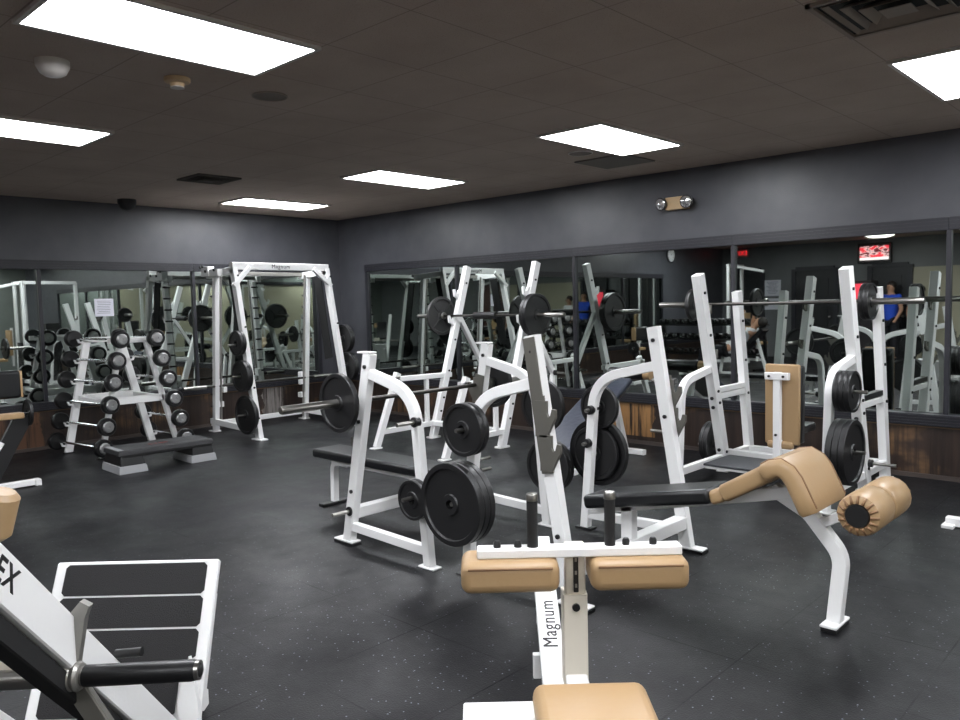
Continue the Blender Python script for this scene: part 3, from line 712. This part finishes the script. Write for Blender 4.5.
# ------------------------------------------------------------------ fixed barbell rack and bars
BR = thing('barbell_rack', 'white A-shaped rack of fixed barbells standing before the left wall mirror', 'barbell rack', (.9, -3.66, 0))
lv = [1.215, .995, .775, .55, .33, .115]
yl = lambda z: -4.10+.25*z/1.2; yr = lambda z: -3.19-.30*z/1.2
for i, x in enumerate((.56, 1.22)):
    th = .055 if i == 0 else .035
    for f, s_ in (((lambda z, o=.092*i: yl(z)+o), -1), (yr, 1)):
        MB().beam((x, f(0), .012), (x, f(1.2), 1.20), .05, .075 if i == 0 else .05, (1, 0, 0)).build('sloping_leg', WHITE, BR, True)
        MB().box((x, f(0), .008), (.07, .10, .016), bev=.003, seg=1).build('foot_cap', BLACK, BR, True)
        q = MB()
        for z in lv:
            y = f(z)+s_*(.030 if i == 0 else .02)
            q.prism([(-.0*s_, -.035), (s_*.055, -.03), (s_*.07, .012), (s_*.055, .012), (s_*.045, -.014), (0, -.012)], (x, y, z-.005), (0, 1, 0), (0, 0, 1), .03)
        q.build('bar_cradles', WHITE, BR, True)
    MB().beam((x, yl(1.2)-.03, 1.21), (x, yr(1.2)+.03, 1.21), .05, .055, (1, 0, 0)).build('top_rail', WHITE, BR, True)
    MB().beam((x, yl(.58), .58), (x, yr(.58), .58), .05, .075, (1, 0, 0)).build('middle_rail', WHITE, BR, True)
MB().beam((.56, yl(.58)+.03, .58), (1.22, yl(.58)+.03, .58), .05, .05, (0, 1, 0)).build('side_tie', WHITE, BR, True)
MB().beam((.56, yr(.58)-.03, .58), (1.22, yr(.58)-.03, .58), .05, .05, (0, 1, 0)).build('side_tie', WHITE, BR, True)
rung = ['top', 'second', 'third', 'fourth', 'fifth', 'lowest']
CAPM = mat('brushed_chrome_cap', (172, 172, 172), .38, .9)
proto = None
for side, f, s_ in (('left', yl, -1), ('right', yr, 1)):
    for k, z in enumerate(lv):
        y = f(z)+s_*(.062) if s_ > 0 else f(z)-.017
        rz = .139 if s_ < 0 else 0
        lb = 'fixed barbell with chrome-capped black heads on the %s rung, %s slope of the rack' % (rung[k], side)
        if proto is None:
            proto = thing('fixed_barbell', lb, 'barbell', (.88, y, z+.012), rz, 'fixed barbells on the A-shaped rack')
            MB().tube([(-.50, 0, 0), (.46, 0, 0)], .0135).build('handle_bar', CHROME, proto)
            for e in (-1, 1):
                a = .40 if e > 0 else .42
                hd = MB().lathe([(.014, a+.02), (.084, a+.02), (.092, a+.03), (.094, a+.055), (.092, a+.080), (.084, a+.092), (.066, a+.092), (.062, a+.085), (.014, a+.085)], (0, 0, 0), (e, 0, 0), 28).build('weight_head', HEX, proto)
                MB().lathe([(.014, a+.083), (.060, a+.083), (.060, a+.094), (.050, a+.104), (.014, a+.104), (.011, a+.097), (.001, a+.097)], (0, 0, 0), (e, 0, 0), 10, smooth=False).build('end_cap', CAPM, hd)
        else:
            copy_thing(proto, (.88, y, z+.012), rz, lb)

# ------------------------------------------------------------------ aerobic step
ST = thing('aerobic_step', 'black aerobic step on grey risers in front of the barbell rack', 'step platform', (1.98, -3.74, 0), -.03)
MB().box((0, 0, .190), (.40, .94, .05), bev=.012, taper=(.94, .98)).build('step_top', mat('charcoal_step_rubber', (38, 38, 40), .6, bump=(150, .5)), ST)
q = MB(); q.box((.185, 0, .160), (.03, .88, .03), bev=.004, seg=1); q.build('top_rim', BLACK, ST)
for s_ in (-1, 1):
    rs = MB().box((0, s_*.345, .118), (.42, .23, .10), bev=.008, taper=(.92, .88)).build('upper_riser', BLACK, ST)
    q = MB()
    q.box((0, s_*.345, .035), (.46, .27, .075), bev=.008, taper=(.93, .93)); q.build('lower_riser', GRIP, ST)
MB().box((0, -.43, .207), (.33, .055, .02), bev=.004, seg=1).build('grey_end_band', GRIP, ST)
text_part('step_lettering', 'STEP', .09, frame_m((.02, -.02, .2155), (0, 1, 0), (-1, 0, 0)), REDTXT, ST, .0008)

# ------------------------------------------------------------------ machine at the left edge of the photo
LM = thing('curl_machine', 'black and tan seated machine cut off at the left edge, white foot on the floor', 'weight machine', (2.0, -5.1, 0))
MB().beam((2.0, -5.6, .035), (2.0, -4.84, .035), .06, .05, (1, 0, 0)).build('cross_foot', WHITE, LM, True)
MB().beam((1.85, -5.34, .05), (2.6, -5.34, .05), .06, .06, (0, 1, 0)).build('base_rail', WHITE, LM, True)
MB().box((2.0, -4.86, .03), (.09, .05, .06), bev=.006, seg=1).build('foot_cap', WHITE, LM, True)
MB().beam((2.0, -5.26, .05), (1.99, -4.93, .62), .05, .14, (1, 0, 0)).build('slanted_post', BLACK, LM, True)
MB().beam((2.0, -5.36, .06), (2.0, -5.12, .42), .05, .05, (1, 0, 0)).build('seat_post', WHITE, LM, True)
MB().box((2.0, -5.07, .635), (.12, .26, .05), bev=.012).build('arm_board', TAN, LM, True)
MB().box((1.97, -5.14, .905), (.10, .40, .24), bev=.025, seg=3).build('back_pad', BVINYL, LM, True)
MB().box((1.97, -4.937, .905), (.09, .02, .23), bev=.008).build('tan_pad_edge', TAN, LM, True)
MB().beam((1.93, -5.15, .42), (1.93, -5.15, .85), .05, .05, (1, 0, 0)).build('pad_post', WHITE, LM, True)
MB().tube([(1.99, -4.98, .64), (1.99, -4.85, .655)], .012).build('plate_peg', CHROME, LM, True)
plate(10, 1.99, -4.895, .65, 'y', 'small black plate on the peg of the machine at the left edge', 'plates on the left edge machine')

# ------------------------------------------------------------------ extra floor foot at the right edge: cable machine just out of frame
CR = thing('cable_machine', 'white foot of a cable machine entering at the right edge of the photo', 'cable machine', (8.9, -1.45, 0))
MB().beam((8.31, -1.45, .035), (9.6, -1.45, .035), .07, .055, (0, 1, 0)).build('base_rail', WHITE, CR, True)
MB().box((8.33, -1.45, .012), (.07, .17, .024), bev=.004, seg=1).build('foot_plate', WHITE, CR, True)
MB().beam((9.5, -1.45, .03), (9.5, -1.45, 2.2), .07, .07, (0, 1, 0)).build('upright', WHITE, CR, True)
MB().beam((9.45, -1.45, 2.2), (9.45, -.35, 2.2), .06, .07, (1, 0, 0)).build('top_beam', WHITE, CR, True)
MB().beam((9.5, -.35, .03), (9.5, -.35, 2.2), .07, .07, (0, 1, 0)).build('upright', WHITE, CR, True)
MB().box((9.5, -.9, .75), (.16, .30, 1.1), bev=.01).build('weight_stack', BLACK, CR, True)

# ------------------------------------------------------------------ machines authored in camera-parallel local axes (45 degree rows)
RZ = YAW
def cw(X, D, z=0):
    """machine-row axes: X across, D along the row direction"""
    return V((CAM.x+X*math.cos(RZ)-D*math.sin(RZ), CAM.y+X*math.sin(RZ)+D*math.cos(RZ), z))
# --- seated calf machine, front centre
o0 = cw(.30, 2.45)
CA = thing('calf_machine', 'seated calf machine with two tan thigh pads and black upright handles', 'weight machine', o0, RZ)
L = lambda X, D, z: V((X-.30, D-2.45, z))
MB().box(L(.296, 2.42, .724), (.64, .055, .030), bev=.004, seg=1).build('pad_bar', WHITE, CA)
for s_, nm in ((-1, 'left'), (1, 'right')):
    cx = .278+s_*.20
    q = MB().box(L(cx, 2.43, .660), (.305, .17, .098), bev=.030, seg=4)
    pd = q.build('thigh_pad', TAN, CA)
    q = MB()
    for zz in (.692,): 
        pts = arc([L(cx-.135, 2.36, zz), L(cx+.135, 2.36, zz)], 0) ; q.tube([L(cx-.13, 2.3465, zz), L(cx+.13, 2.3465, zz)], .004, 8)
    q.build('pad_piping', TANP, pd)
    hx = .152 if s_ < 0 else .395
    hd = MB().tube([L(hx, 2.42, .735), L(hx, 2.42, .888)], .0175, 20).build('handle_grip', RUBBER, CA)
    MB().lathe([(.0185, 0), (.0185, .018), (.016, .023), (.001, .024)], L(hx, 2.42, .886), (0, 0, 1), 20).build('handle_cap', STEEL, hd)
for X_ in (.04, .105, .445, .53): MB().lathe([(.012, 0), (.012, .014), (.008, .022), (.001, .022)], L(X_, 2.42, .738), (0, 0, 1), 12).build('adjustment_bolt', BLACK, CA)
MB().box(L(.287, 2.46, .64), (.064, .045, .19), bev=.004, seg=1).build('inner_post', CREAM, CA)
q = MB(); q.box(L(.288, 2.434, .65), (.016, .004, .135), bev=.0018, seg=1); q.build('height_slot', BLACK, CA)
q = MB()
for k in range(3): q.box(L(.288, 2.4315, .605+k*.042), (.007, .002, .012))
q.build('slot_marks', PALE, CA)
MB().beam(L(.285, 2.47, .575), L(.285, 2.47, .27), .078, .075, (1, 0, 0)).build('outer_post', CREAM, CA)
MB().lathe([(.001, .008), (.012, .008), (.013, 0)], L(.287, 2.432, .535), (0, -1, 0), 16).build('pin_knob', BLACK, CA)
MB().beam(L(.285, 2.47, .29), L(.30, 2.05, .14), .07, .07, (1, 0, 0)).build('post_foot', WHITE, CA)
lev = MB().beam(L(.235, 2.58, .14), L(.262, 3.62, .385), .088, .05, (1, 0, 0)).build('lever_arm', WHITE, CA)
dv = (L(.262, 3.62, .385)-L(.235, 2.58, .14)).normalized(); nv = V((-1, 0, 0)); nv = nv-dv*nv.dot(dv); un = dv.cross(nv.normalized())
if un.z < 0: un = -un
text_part('maker_name', 'Magnum', .080, frame_m(L(.245, 2.98, .234)+un*.0262, dv, nv), BLACK, CA, .0008)
MB().beam(L(.19, 2.9, .08), L(.19, 2.9, .17), .03, .03).build('stop_bolt', WHITE, CA)
MB().beam(L(.28, 2.62, .035), L(.30, 1.6, .035), .07, .06, (1, 0, 0)).build('base_rail', WHITE, CA)
MB().beam(L(.28, 2.66, .03), L(.28, 2.66, .16), .06, .06, (1, 0, 0)).build('pivot_post', WHITE, CA)
MB().beam(L(.262, 3.58, .36), L(.262, 3.58, .004), .05, .05, (1, 0, 0)).build('rear_post', WHITE, CA)
MB().box(L(.268, 1.83, .462), (.30, .40, .07), bev=.03, seg=4).build('seat_pad', TAN, CA)
MB().beam(L(.27, 1.83, .03), L(.27, 1.83, .44), .07, .07, (1, 0, 0)).build('seat_post', WHITE, CA)
MB().box(L(.035, 1.96, .425), (.20, .09, .06), bev=.004, seg=1).build('side_plate', WHITE, CA)
MB().beam(L(.05, 1.95, .42), L(.25, 1.90, .40), .04, .04).build('side_bracket', WHITE, CA)

# --- hack squat machine, front left
h0 = cw(-1.35, 2.7)
HS = thing('hack_squat', 'white hack squat machine with a tilted black-gripped footplate and diagonal rails', 'weight machine', h0, RZ)
L = lambda X, D, z: V((X+1.35, D-2.7, z))
# footplate: bottom front edge at D 2.74, z 0.02; top at D 3.06, z .50
pb, pt_ = L(-1.36, 2.735, .01), L(-1.36, 3.035, .522)
ud = (pt_-pb).normalized(); Lp = (pt_-pb).length; mid = (pb+pt_)/2
rotp = Matrix((V((1, 0, 0)), ud, V((1, 0, 0)).cross(ud))).transposed()
FPl = MB().box(mid, (.635, Lp, .03), rot=rotp, bev=.006, seg=1).build('footplate', WHITE, HS)
nrm = V((1, 0, 0)).cross(ud)
if nrm.dot(V((0, -1, .5))) < 0: nrm = -nrm
for k, (u0, u1) in enumerate(((.462, .580), (.340, .454), (.03, .332))):
    hw = .275
    if k == 2: poly = [(-hw+.012, u1), (hw-.012, u1), (hw, u1-.012), (hw, .235), (hw-.05, .195), (hw-.05, u0+.012), (hw-.062, u0), (-hw+.012, u0), (-hw, u0+.012), (-hw, u1-.012)]
    else: poly = [(-hw+.012, u1), (hw-.012, u1), (hw, u1-.012), (hw, u0+.012), (hw-.012, u0), (-hw+.012, u0), (-hw, u0+.012), (-hw, u1-.012)]
    MB().prism(poly, pb+nrm*.017, V((1, 0, 0)), ud, .006).build('grip_strip', mat('grip_tape', (30, 29, 30), .8, bump=(400, .5)) if k == 0 else bpy.data.materials['grip_tape'], FPl)
for X_ in (-1.08, -1.62): MB().beam(L(X_, 2.80, .03), L(X_, 3.0, .40), .05, .05, (1, 0, 0)).build('plate_support', WHITE, HS)
MB().prism([(0, 0), (.06, 0), (.045, .10), (.02, .20), (0, .26), (-.03, .10)], L(-1.085, 2.70, .0), (1, 0, 0), (0, .35, 1), .03).build('side_gusset', WHITE, HS)
MB().beam(L(-1.64, 2.88, .03), L(-1.07, 2.88, .03), .06, .06, (0, 1, 0)).build('cross_foot', WHITE, HS)
# rails
for X_ in (-1.09, -1.62):
    a, b = L(X_, 2.585, .03), L(X_, 1.38, 1.235)
    rl = MB().beam(a, b, .075, .108, (1, 0, 0)).build('guide_rail', WHITE, HS)
    dn = (b-a).normalized(); nn_ = V((1, 0, 0)).cross(dn)
    if nn_.z > 0: nn_ = -nn_
    MB().beam(a+nn_*.085, b+nn_*.085, .055, .05, (1, 0, 0)).build('rail_channel', FELT, rl)
a, b = L(-1.09, 2.585, .03), L(-1.09, 1.38, 1.235); dn = (a-b).normalized()
upv = V((1, 0, 0)).cross(dn)
if upv.z < 0: upv = -upv
text_part('maker_name', 'CYBEX', .074, frame_m(L(-1.09+.0382, 1.722, .900), dn, upv), BLACK, HS, .0008, 'RIGHT', .0012)
# carriage with weight horn
hz = .582; AX = (1, 0, .03)
horn = MB().lathe([(.001, 0), (.025, 0), (.025, .515), (.001, .516)], L(-1.25, 1.95, hz-.012), AX, 24).build('weight_horn', STEEL, HS)
MB().lathe([(.0265, .22), (.0272, .222), (.0272, .495), (.024, .510), (.012, .520), (.001, .522)], L(-1.25, 1.95, hz-.012), AX, 24).build('horn_end_cap', BLACK, horn)
MB().lathe([(.026, .165), (.036, .168), (.040, .178), (.036, .188), (.033, .191), (.036, .195), (.038, .203), (.033, .211), (.026, .213)], L(-1.25, 1.95, hz-.012), AX, 24).build('horn_collar', PALE, horn)
MB().lathe([(.001, -.7), (.024, -.7), (.024, 0), (.001, 0)], L(-1.25, 1.95, hz-.012), AX, 20).build('carriage_tube', STEEL, HS)
MB().prism([(0, 0), (.045, 0), (.070, .125), (.083, .155), (.060, .168), (.022, .125)], L(-1.095, 1.965, hz+.02), (1, 0, 0), (0, 0, 1), .022).build('safety_hook', PALE, HS)
MB().beam(L(-1.085, 1.98, hz-.02), L(-.97, 1.96, hz-.19), .025, .055, (0, 1, 0)).build('carriage_bracket', GUN, HS)
MB().tube([L(-1.06, 2.18, .53), L(-.985, 2.18, .535)], .013).build('stop_peg', BLACK, HS)
MB().box(L(-1.28, 2.02, .60), (.20, .06, .09), bev=.01).build('carriage_plate', CREAM, HS)
MB().lathe([(.001, -.066), (.035, -.064), (.048, -.05), (.048, .05), (.035, .064), (.001, .066)], L(-1.275, 2.02, .985), (.3, 0, 1), 24).build('shoulder_pad', TAN, HS)
MB().beam(L(-1.42, 2.0, .62), L(-1.42, 1.7, 1.05), .26, .06, (1, 0, 0)).build('back_pad', BVINYL, HS)

# ------------------------------------------------------------------ things seen only in the mirrors
# dumbbell rack with dumbbells against the back part of the room
DR = thing('dumbbell_rack', 'three-tier black dumbbell rack seen in the right wall mirror', 'dumbbell rack', (1.6, -8.5, 0))
for x in (.45, 1.6, 2.75):
    MB().beam((x, -8.75, .02), (x, -8.62, 1.02), .05, .07, (1, 0, 0)).build('upright', BLACK, DR, True)
    MB().beam((x, -8.8, .03), (x, -8.15, .03), .05, .05, (1, 0, 0)).build('base_rail', BLACK, DR, True)
tiers = [(.35, -8.30), (.66, -8.43), (.97, -8.55)]
for z, y in tiers:
    q = MB(); q.box((1.6, y, z-.02), (2.5, .24, .02), rot=Matrix.Rotation(.18, 3, 'X')); q.build('tier_shelf', BLACK, DR, True)
dp = None
for ti, (z, y) in enumerate(tiers):
    for k in range(13):
        x = .5+k*.183
        lb = 'black hexagonal dumbbell on the %s tier of the mirrored rack' % ['bottom', 'middle', 'top'][ti]
        gp = 'dumbbells on the %s tier' % ['bottom', 'middle', 'top'][ti]
        if dp is None:
            dp = thing('dumbbell', lb, 'dumbbell', (x, y, z+.055), 0, gp)
            MB().tube([(0, -.07, 0), (0, .07, 0)], .014).build('handle', CHROME, dp)
            for e in (-1, 1):
                hd = MB().lathe([(.001, .06), (.05, .06), (.06, .072), (.06, .125), (.05, .14), (.001, .14)], (0, 0, 0), (0, e, 0), 6, smooth=False).build('weight_head', HEX, dp)
                MB().lathe([(.03, .139), (.03, .144), (.001, .144)], (0, 0, 0), (0, e, 0), 12).build('end_cap', CHROME, hd)
        else: copy_thing(dp, (x, y, z+.055), 0, lb, gp)
# cable crossover towers along the right wall beyond the photo
def cable_tower(x, y, rz, label):
    r = thing('cable_tower', label, 'cable machine', (x, y, 0), rz, 'tall white cable machines')
    for sx in (-.35, .35):
        MB().beam((sx, 0, .02), (sx, 0, 2.25), .06, .08, (0, 1, 0)).build('upright', WHITE, r)
        MB().beam((sx, -.5, .03), (sx, .5, .03), .06, .06, (1, 0, 0)).build('base_foot', WHITE, r)
    MB().beam((-.4, 0, 2.25), (.4, 0, 2.25), .07, .08, (0, 1, 0)).build('top_beam', WHITE, r)
    MB().beam((0, 0, 2.25), (0, -.7, 2.1), .06, .06, (1, 0, 0)).build('pulley_arm', WHITE, r)
    q = MB()
    for k in range(14): q.box((0, 0, .1+k*.055), (.30, .14, .05), bev=.004, seg=1)
    q.build('weight_stack', BLACK, r)
    MB().tube([(0, 0, .8), (0, 0, 2.2)], .01).build('cable', STEEL, r)
    MB().box((0, -.55, .45), (.34, .36, .07), bev=.02).build('seat_pad', TAN, r)
    MB().beam((0, -.55, .42), (0, -.55, .02), .06, .06).build('seat_post', WHITE, r)
    MB().box((0, -.28, .85), (.30, .07, .6), bev=.02).build('back_pad', TAN, r)
    MB().beam((0, -.22, .3), (0, -.22, 1.2), .05, .05).build('pad_post', WHITE, r)
    return r
ct = cable_tower(11.2, -1.0, 0, 'white cable tower on the right wall beyond the photo edge')
for (x, y, rz, l) in ((12.9, -3.0, -PI/2, 'white cable tower by the far wall seen in the mirrors'), (12.9, -6.2, -PI/2, 'white cable tower midway along the far wall'),
                      (6.9, -11.3, PI, 'white cable tower at the back wall'), (1.2, -10.6, PI/2, 'white cable tower near the entrance corner')):
    copy_thing(ct, (x, y, 0), rz, l)
# incline bench with a reclining person
IB = thing('incline_bench', 'incline bench carrying a reclining person, seen in the mirror', 'weight bench', (3.2, -7.4, 0))
MB().beam((2.75, -7.4, .36), (3.30, -7.4, .90), .30, .07, (0, 1, 0)).build('back_pad', BVINYL, IB, True)
MB().box((2.50, -7.4, .40), (.42, .30, .07), bev=.02).build('seat_pad', BVINYL, IB, True)
MB().beam((3.15, -7.4, .72), (3.35, -7.4, .03), .05, .05, (0, 1, 0)).build('rear_leg', WHITE, IB, True)
MB().beam((2.45, -7.4, .36), (2.40, -7.4, .03), .05, .05, (0, 1, 0)).build('front_leg', WHITE, IB, True)
MB().beam((2.38, -7.4, .04), (3.38, -7.4, .04), .05, .05, (0, 1, 0)).build('base_rail', WHITE, IB, True)
SKIN = mat('skin', (190, 145, 118), .5); HAIR = mat('dark_hair', (30, 24, 20), .6)
def skinned(name, chains, m, parent):
    verts = []; edges = []; rad = []; idx = {}
    for ch in chains:
        prev = None
        for (key, p, r_) in ch:
            if key not in idx: idx[key] = len(verts); verts.append(p); rad.append(r_)
            if prev is not None and idx[key] != prev: edges.append((prev, idx[key]))
            prev = idx[key]
    me = bpy.data.meshes.new(name); me.from_pydata(verts, edges, []); me.materials.append(m)
    o = bpy.data.objects.new(name, me); C.objects.link(o); o.parent = parent
    sk = o.modifiers.new('skin', 'SKIN'); sk.use_smooth_shade = True
    for i, r_ in enumerate(rad):
        v = me.skin_vertices[0].data[i]; v.radius = (r_, r_); v.use_root = (i == 0)
    sb = o.modifiers.new('sub', 'SUBSURF'); sb.levels = 1; sb.render_levels = 2
    return o
def person(label, J, shirt, trousers, loc, rz=0, back=(0, -.035, .005)):
    r = thing('person', label, 'person', loc, rz)
    P = lambda k: J[k]
    ch = [[('pel', P('pel'), .12), ('wai', P('wai'), .10), ('che', P('che'), .13), ('nk', P('nk'), .055), ('hd0', P('hd0'), .06), ('hd', P('hd'), .095), ('hdt', P('hdt'), .075)]]
    for s_ in 'LR':
        ch.append([('che', P('che'), .13), ('sh'+s_, P('sh'+s_), .06), ('el'+s_, P('el'+s_), .042), ('wr'+s_, P('wr'+s_), .027), ('ha'+s_, P('ha'+s_), .036)])
        ch.append([('pel', P('pel'), .12), ('hi'+s_, P('hi'+s_), .09), ('kn'+s_, P('kn'+s_), .06), ('an'+s_, P('an'+s_), .04), ('to'+s_, P('to'+s_), .038)])
    b = skinned('body', ch, SKIN, r)
    low = tuple(a-(b_-a)*.45 for a, b_ in zip(P('pel'), P('wai'))); col = tuple(a+(b_-a)*.75 for a, b_ in zip(P('che'), P('nk')))
    ch = [[('low', low, .16), ('pel', P('pel'), .158), ('wai', P('wai'), .138), ('che', P('che'), .160), ('col', col, .075)]]
    for s_ in 'LR': ch.append([('che', P('che'), .148), ('sh'+s_, P('sh'+s_), .075), ('m'+s_, tuple((a+b_)/2 for a, b_ in zip(P('sh'+s_), P('el'+s_))), .062)])
    skinned('shirt', ch, shirt, r)
    ch = []
    for s_ in 'LR': ch.append([('pel', P('pel'), .14), ('hi'+s_, P('hi'+s_), .105), ('kn'+s_, P('kn'+s_), .078), ('an'+s_, P('an'+s_), .06)])
    skinned('trousers', ch, trousers, r)
    for s_ in 'LR':
        a, b_ = V(P('an'+s_)), V(P('to'+s_)); skinned('shoe', [[('a', tuple(a-(b_-a)*.25-V((0, 0, .015))), .052), ('m', tuple((a+b_)/2-V((0, 0, .01))), .05), ('b', tuple(b_+(b_-a)*.2), .042)]], BLACK, r)
    h = V(P('hdt')); c0 = V(P('hd')); dh = (h-c0).normalized()
    MB().sphere(c0+dh*.045+V(back), .104, (.95, .95, .95)).build('hair', HAIR, r)
    fd = -V(back).normalized()
    MB().sphere(c0+fd*.098-dh*.005, .017, (.8, .8, 1.2), 8).build('nose', SKIN, b)
    sd_ = fd.cross(dh).normalized()
    for k in (-1, 1): MB().sphere(c0+fd*.085+dh*.025+sd_*(k*.032), .012, seg=8).build('eye', HAIR, b)
    return r
WS = mat('white_shirt', (220, 220, 222), .8); BS = mat('blue_shirt', (40, 80, 200), .8); DT = mat('dark_trousers', (28, 28, 34), .8)
def standing(h=1.72):
    k = h/1.75; s = {}
    base = dict(pel=(0, 0, .95), wai=(0, 0, 1.1), che=(0, 0, 1.33), nk=(0, 0, 1.50), hd0=(0, 0, 1.55), hd=(0, .015, 1.63), hdt=(0, .01, 1.71))
    for n_, sx in (('L', -1), ('R', 1)):
        base['sh'+n_] = (sx*.19, 0, 1.43); base['el'+n_] = (sx*.25, -.02, 1.14); base['wr'+n_] = (sx*.22, .12, .93); base['ha'+n_] = (sx*.20, .17, .86)
        base['hi'+n_] = (sx*.10, 0, .88); base['kn'+n_] = (sx*.11, .02, .48); base['an'+n_] = (sx*.11, 0, .08); base['to'+n_] = (sx*.12, .14, .04)
    return {a: tuple(q*k for q in b) for a, b in base.items()}
person('distant person in a blue shirt standing by the back wall, mirrored', standing(1.78), BS, DT, (4.2, -12.0, 0), .4)
person('distant person in a white shirt standing by the back wall, mirrored', standing(1.66), WS, DT, (4.78, -12.05, 0), -.3)
rec = dict(pel=(2.60, 0, .52), wai=(2.78, 0, .60), che=(2.98, 0, .80), nk=(3.10, 0, .93), hd0=(3.13, 0, .97), hd=(3.19, 0, 1.03), hdt=(3.25, 0, 1.08))
for n_, sx in (('L', -1), ('R', 1)):
    rec['sh'+n_] = (3.06, sx*.19, .86); rec['el'+n_] = (2.90, sx*.34, .98); rec['wr'+n_] = (2.98, sx*.26, 1.20); rec['ha'+n_] = (3.0, sx*.25, 1.28)
    rec['hi'+n_] = (2.52, sx*.10, .50); rec['kn'+n_] = (2.10, sx*.16, .50); rec['an'+n_] = (2.05, sx*.17, .08); rec['to'+n_] = (1.93, sx*.18, .04)
rec = {k: (v[0]-2.6, v[1], v[2]) for k, v in rec.items()}
person('person in a white shirt reclining on an incline bench, seen in the mirror', rec, WS, DT, (2.6, -7.4, 0), 0, (.028, 0, -.022))

# exit sign, screen, clock, vending machine on the far side
r = thing('exit_sign', 'small red exit sign above a dark door, seen in the mirror', 'exit sign', (.54, Y0, 2.64))
MB().box((0, .03, 0), (.34, .06, .20), bev=.006, seg=1).build('housing', mat('pinkish_sign_case', (170, 130, 125), .5), r)
text_part('exit_letters', 'EXIT', .15, frame_m((0, .0615, 0), (-1, 0, 0), (0, 0, 1)), mat('lit_red_letters', (200, 20, 30), .5, emit=((255, 40, 50), 2.5)), r)
r = thing('wall_screen', 'wall-mounted television showing a red and white picture, seen in the mirror', 'television', (3.75, Y0, 2.46))
MB().box((0, .06, 0), (.72, .08, .46), bev=.008, seg=1).build('screen_case', BLACK, r)
sc = mat('screen_picture', (200, 30, 40), .3); g = G(sc); p = g.pos()
sp = g.n('ShaderNodeSeparateXYZ'); g.l(p, sp.inputs[0])
cc = g.ramp(g.noise(g.scale(p, (9, 1, 16)), 1.0, 3), [(.44, (.8, .03, .05)), (.52, (.9, .6, .6)), (.6, (.12, .01, .015))])
cc = g.mix(g.math('LESS_THAN', sp.outputs[2], 2.36), cc, (1, .85, .85, 1))
g.l(cc, g.b.inputs['Emission Color']); g.b.inputs['Emission Strength'].default_value = 2.2; g.l(cc, g.b.inputs['Base Color'])
MB().box((0, .102, 0), (.62, .006, .32)).build('screen_panel', sc, r)
r = thing('wall_clock', 'round white wall clock with a black rim, seen in the mirror', 'clock', (0, -9.7, 2.56))
MB().lathe([(.001, .0), (.185, .0), (.19, .03), (.165, .04), (.163, .02), (.001, .02)], (0, 0, 0), (1, 0, 0), 36).build('clock_rim', BLACK, r)
MB().lathe([(.162, .021), (.162, .025), (.001, .025)], (0, 0, 0), (1, 0, 0), 36).build('clock_face', mat('clock_white', (248, 248, 248), .5), r)
q = MB()
q.beam((.027, 0, -.02), (.027, .02, .10), .008, .003); q.beam((.027, 0, 0), (.027, -.06, .03), .010, .003)
for k in range(12): q.box((.026, .115*math.sin(k*PI/6), .115*math.cos(k*PI/6)), (.002, .01, .022), rot=Matrix.Rotation(-k*PI/6, 3, 'X'))
q.build('clock_hands', BLACK, r)
r = thing('drink_machine', 'narrow dark drink machine with a red lit panel by the back wall, mirrored', 'vending machine', (3.58, -12.1, 0))
MB().box((0, 0, .92), (.5, .5, 1.82), bev=.02).build('cabinet', mat('vending_dark', (40, 36, 38), .4), r)
MB().box((0, .26, 1.55), (.34, .02, .42), bev=.005, seg=1).build('lit_panel', mat('vending_panel', (220, 60, 80), .4, emit=((255, 70, 90), 1.4)), r)
# notice board sheets on stand behind the camera, mirrored
r = thing('notice_board', 'white posted notices on the back wall, seen in the mirror', 'notice', (-.0+1.35, Y0+.01, 1.55))
MB().box((0, .01, .18), (.42, .012, .40)).build('sheet', PAPER, r); MB().box((0, .01, -.22), (.42, .012, .28)).build('sheet', PAPER, r)
q = MB()
for k in range(9): q.box((0, .018, .33-k*.035), (.30-.05*(k % 3), .003, .008))
q.build('printed_lines', INK, r)
r = thing('dome_lamp', 'round flush ceiling lamp near the back wall, seen in the mirror', 'ceiling lamp', (4.34, -10.67, H))
MB().lathe([(.30, 0), (.30, -.03), (.28, -.035)]).build('lamp_base', OFFW, r)
MB().lathe([(.28, -.02), (.27, -.055), (.18, -.085), (.001, -.095)]).build('lamp_shade', mat('lamp_glow', (245, 245, 245), .5, emit=((255, 250, 245), 9.0)), r)
